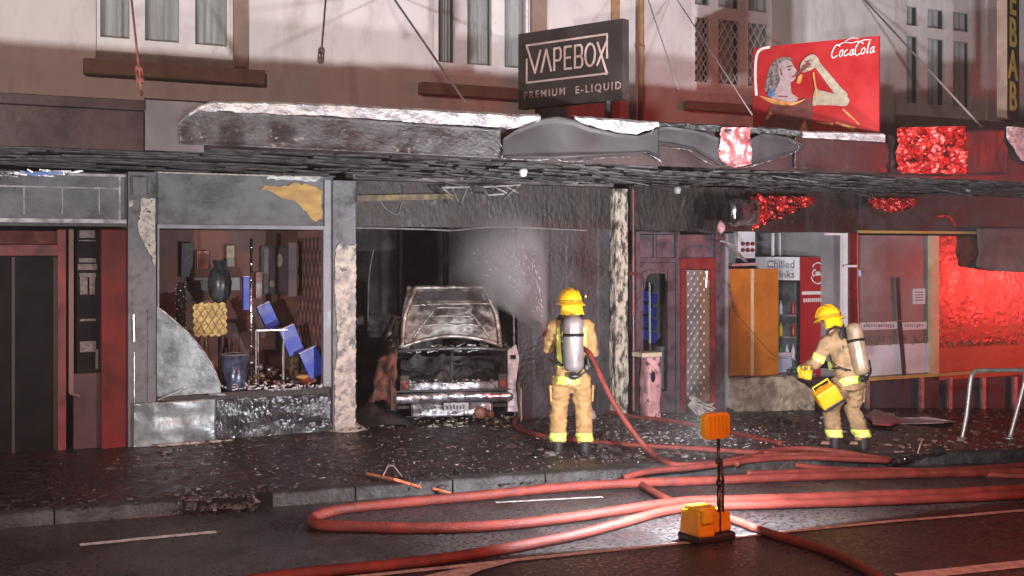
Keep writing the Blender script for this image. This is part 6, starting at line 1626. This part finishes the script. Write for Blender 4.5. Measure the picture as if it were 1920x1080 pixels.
sc_ = N_.new('ShaderNodeVectorMath'); sc_.operation = 'SCALE'; sc_.inputs[0].default_value = au; L_2.new(dot.outputs['Value'], sc_.inputs['Scale'])
s2_ = N_.new('ShaderNodeVectorMath'); s2_.operation = 'SUBTRACT'; L_2.new(sub.outputs[0], s2_.inputs[0]); L_2.new(sc_.outputs[0], s2_.inputs[1])
ln2 = N_.new('ShaderNodeVectorMath'); ln2.operation = 'LENGTH'; L_2.new(s2_.outputs[0], ln2.inputs[0])
def mth(op, a, b):
    n = N_.new('ShaderNodeMath'); n.operation = op
    for i, q in enumerate((a, b)):
        if isinstance(q, (int, float)): n.inputs[i].default_value = q
        elif q is not None: L_2.new(q, n.inputs[i])
    return n.outputs[0]
Rr = mth('ADD', mth('MULTIPLY', dot.outputs['Value'], .36), .04)
k1 = mth('MAXIMUM', mth('SUBTRACT', 1.0, mth('DIVIDE', ln2.outputs['Value'], Rr)), 0.0)
k2 = mth('MAXIMUM', mth('SUBTRACT', 1.0, mth('POWER', mth('DIVIDE', dot.outputs['Value'], AL), 3.0)), 0.0)
k3 = mth('DIVIDE', 1.0, mth('ADD', mth('POWER', mth('MAXIMUM', dot.outputs['Value'], 0.001), 1.5), .22))
k1 = mth('POWER', k1, 1.1)
nzn = N_.new('ShaderNodeTexNoise'); nzn.inputs['Scale'].default_value = 2.2; nzn.inputs['Detail'].default_value = 3; L_2.new(tc.outputs['Object'], nzn.inputs['Vector'])
k4 = mth('MAXIMUM', mth('SUBTRACT', mth('MULTIPLY', nzn.outputs['Fac'], 1.8), .15), 0.15)
den = mth('MULTIPLY', mth('MULTIPLY', mth('MULTIPLY', k1, k2), mth('MULTIPLY', k3, k4)), 26.0)
L_2.new(den, pv.inputs['Density'])
L_2.new(pv.outputs[0], out.inputs['Volume'])
stuff(mo, 'pale fan of mist from the water spray in front of the black bay', 'water spray')
mb = MB(); rnd = random.Random(91)
ends = [(866,500),(880,470),(905,445),(930,430),(960,424),(985,432),(1003,455),(900,520),(960,470)]
for i in range(700):
    e = ends[rnd.randrange(len(ends)-2)]; f_ = ends[rnd.randrange(len(ends))]; k = rnd.random(); eu, ev = e[0]+(f_[0]-e[0])*k, e[1]+(f_[1]-e[1])*k
    E = SP(eu, ev, rnd.uniform(14.6,15.9)); mid_ = src.lerp(E,.5)+Vector((0,0,.16))
    q = smooth_path([src, mid_, E], 26)
    a0 = int(49*rnd.random()**1.4); ln_ = 1
    seg = q[a0:a0+ln_+1]
    if len(seg) > 1: mb.tube(seg, rnd.uniform(.0025,.0060), 3, caps=False)
stuff(mb.build('water_droplets', M('water_streak', (0.8,0.8,0.85), None, 5, .2)), 'fine white streaks of water leaving the held nozzle', 'water spray')

# ================================================================== SMOKE HAZE
hzm = bpy.data.materials.new('smoke_haze'); hzm.use_nodes = True
nt = hzm.node_tree; nt.nodes.clear(); out = nt.nodes.new('ShaderNodeOutputMaterial'); pv = nt.nodes.new('ShaderNodeVolumePrincipled')
pv.inputs['Color'].default_value = (0.85,0.83,0.85,1); pv.inputs['Density'].default_value = .0024; pv.inputs['Anisotropy'].default_value = 0.2
nt.links.new(pv.outputs[0], out.inputs['Volume'])
mb = MB(); mb.box(-60, 70, -60, 14, -6.5, 9.2)
stuff(mb.build('haze', hzm), 'thin smoke haze hanging in the street', 'haze')
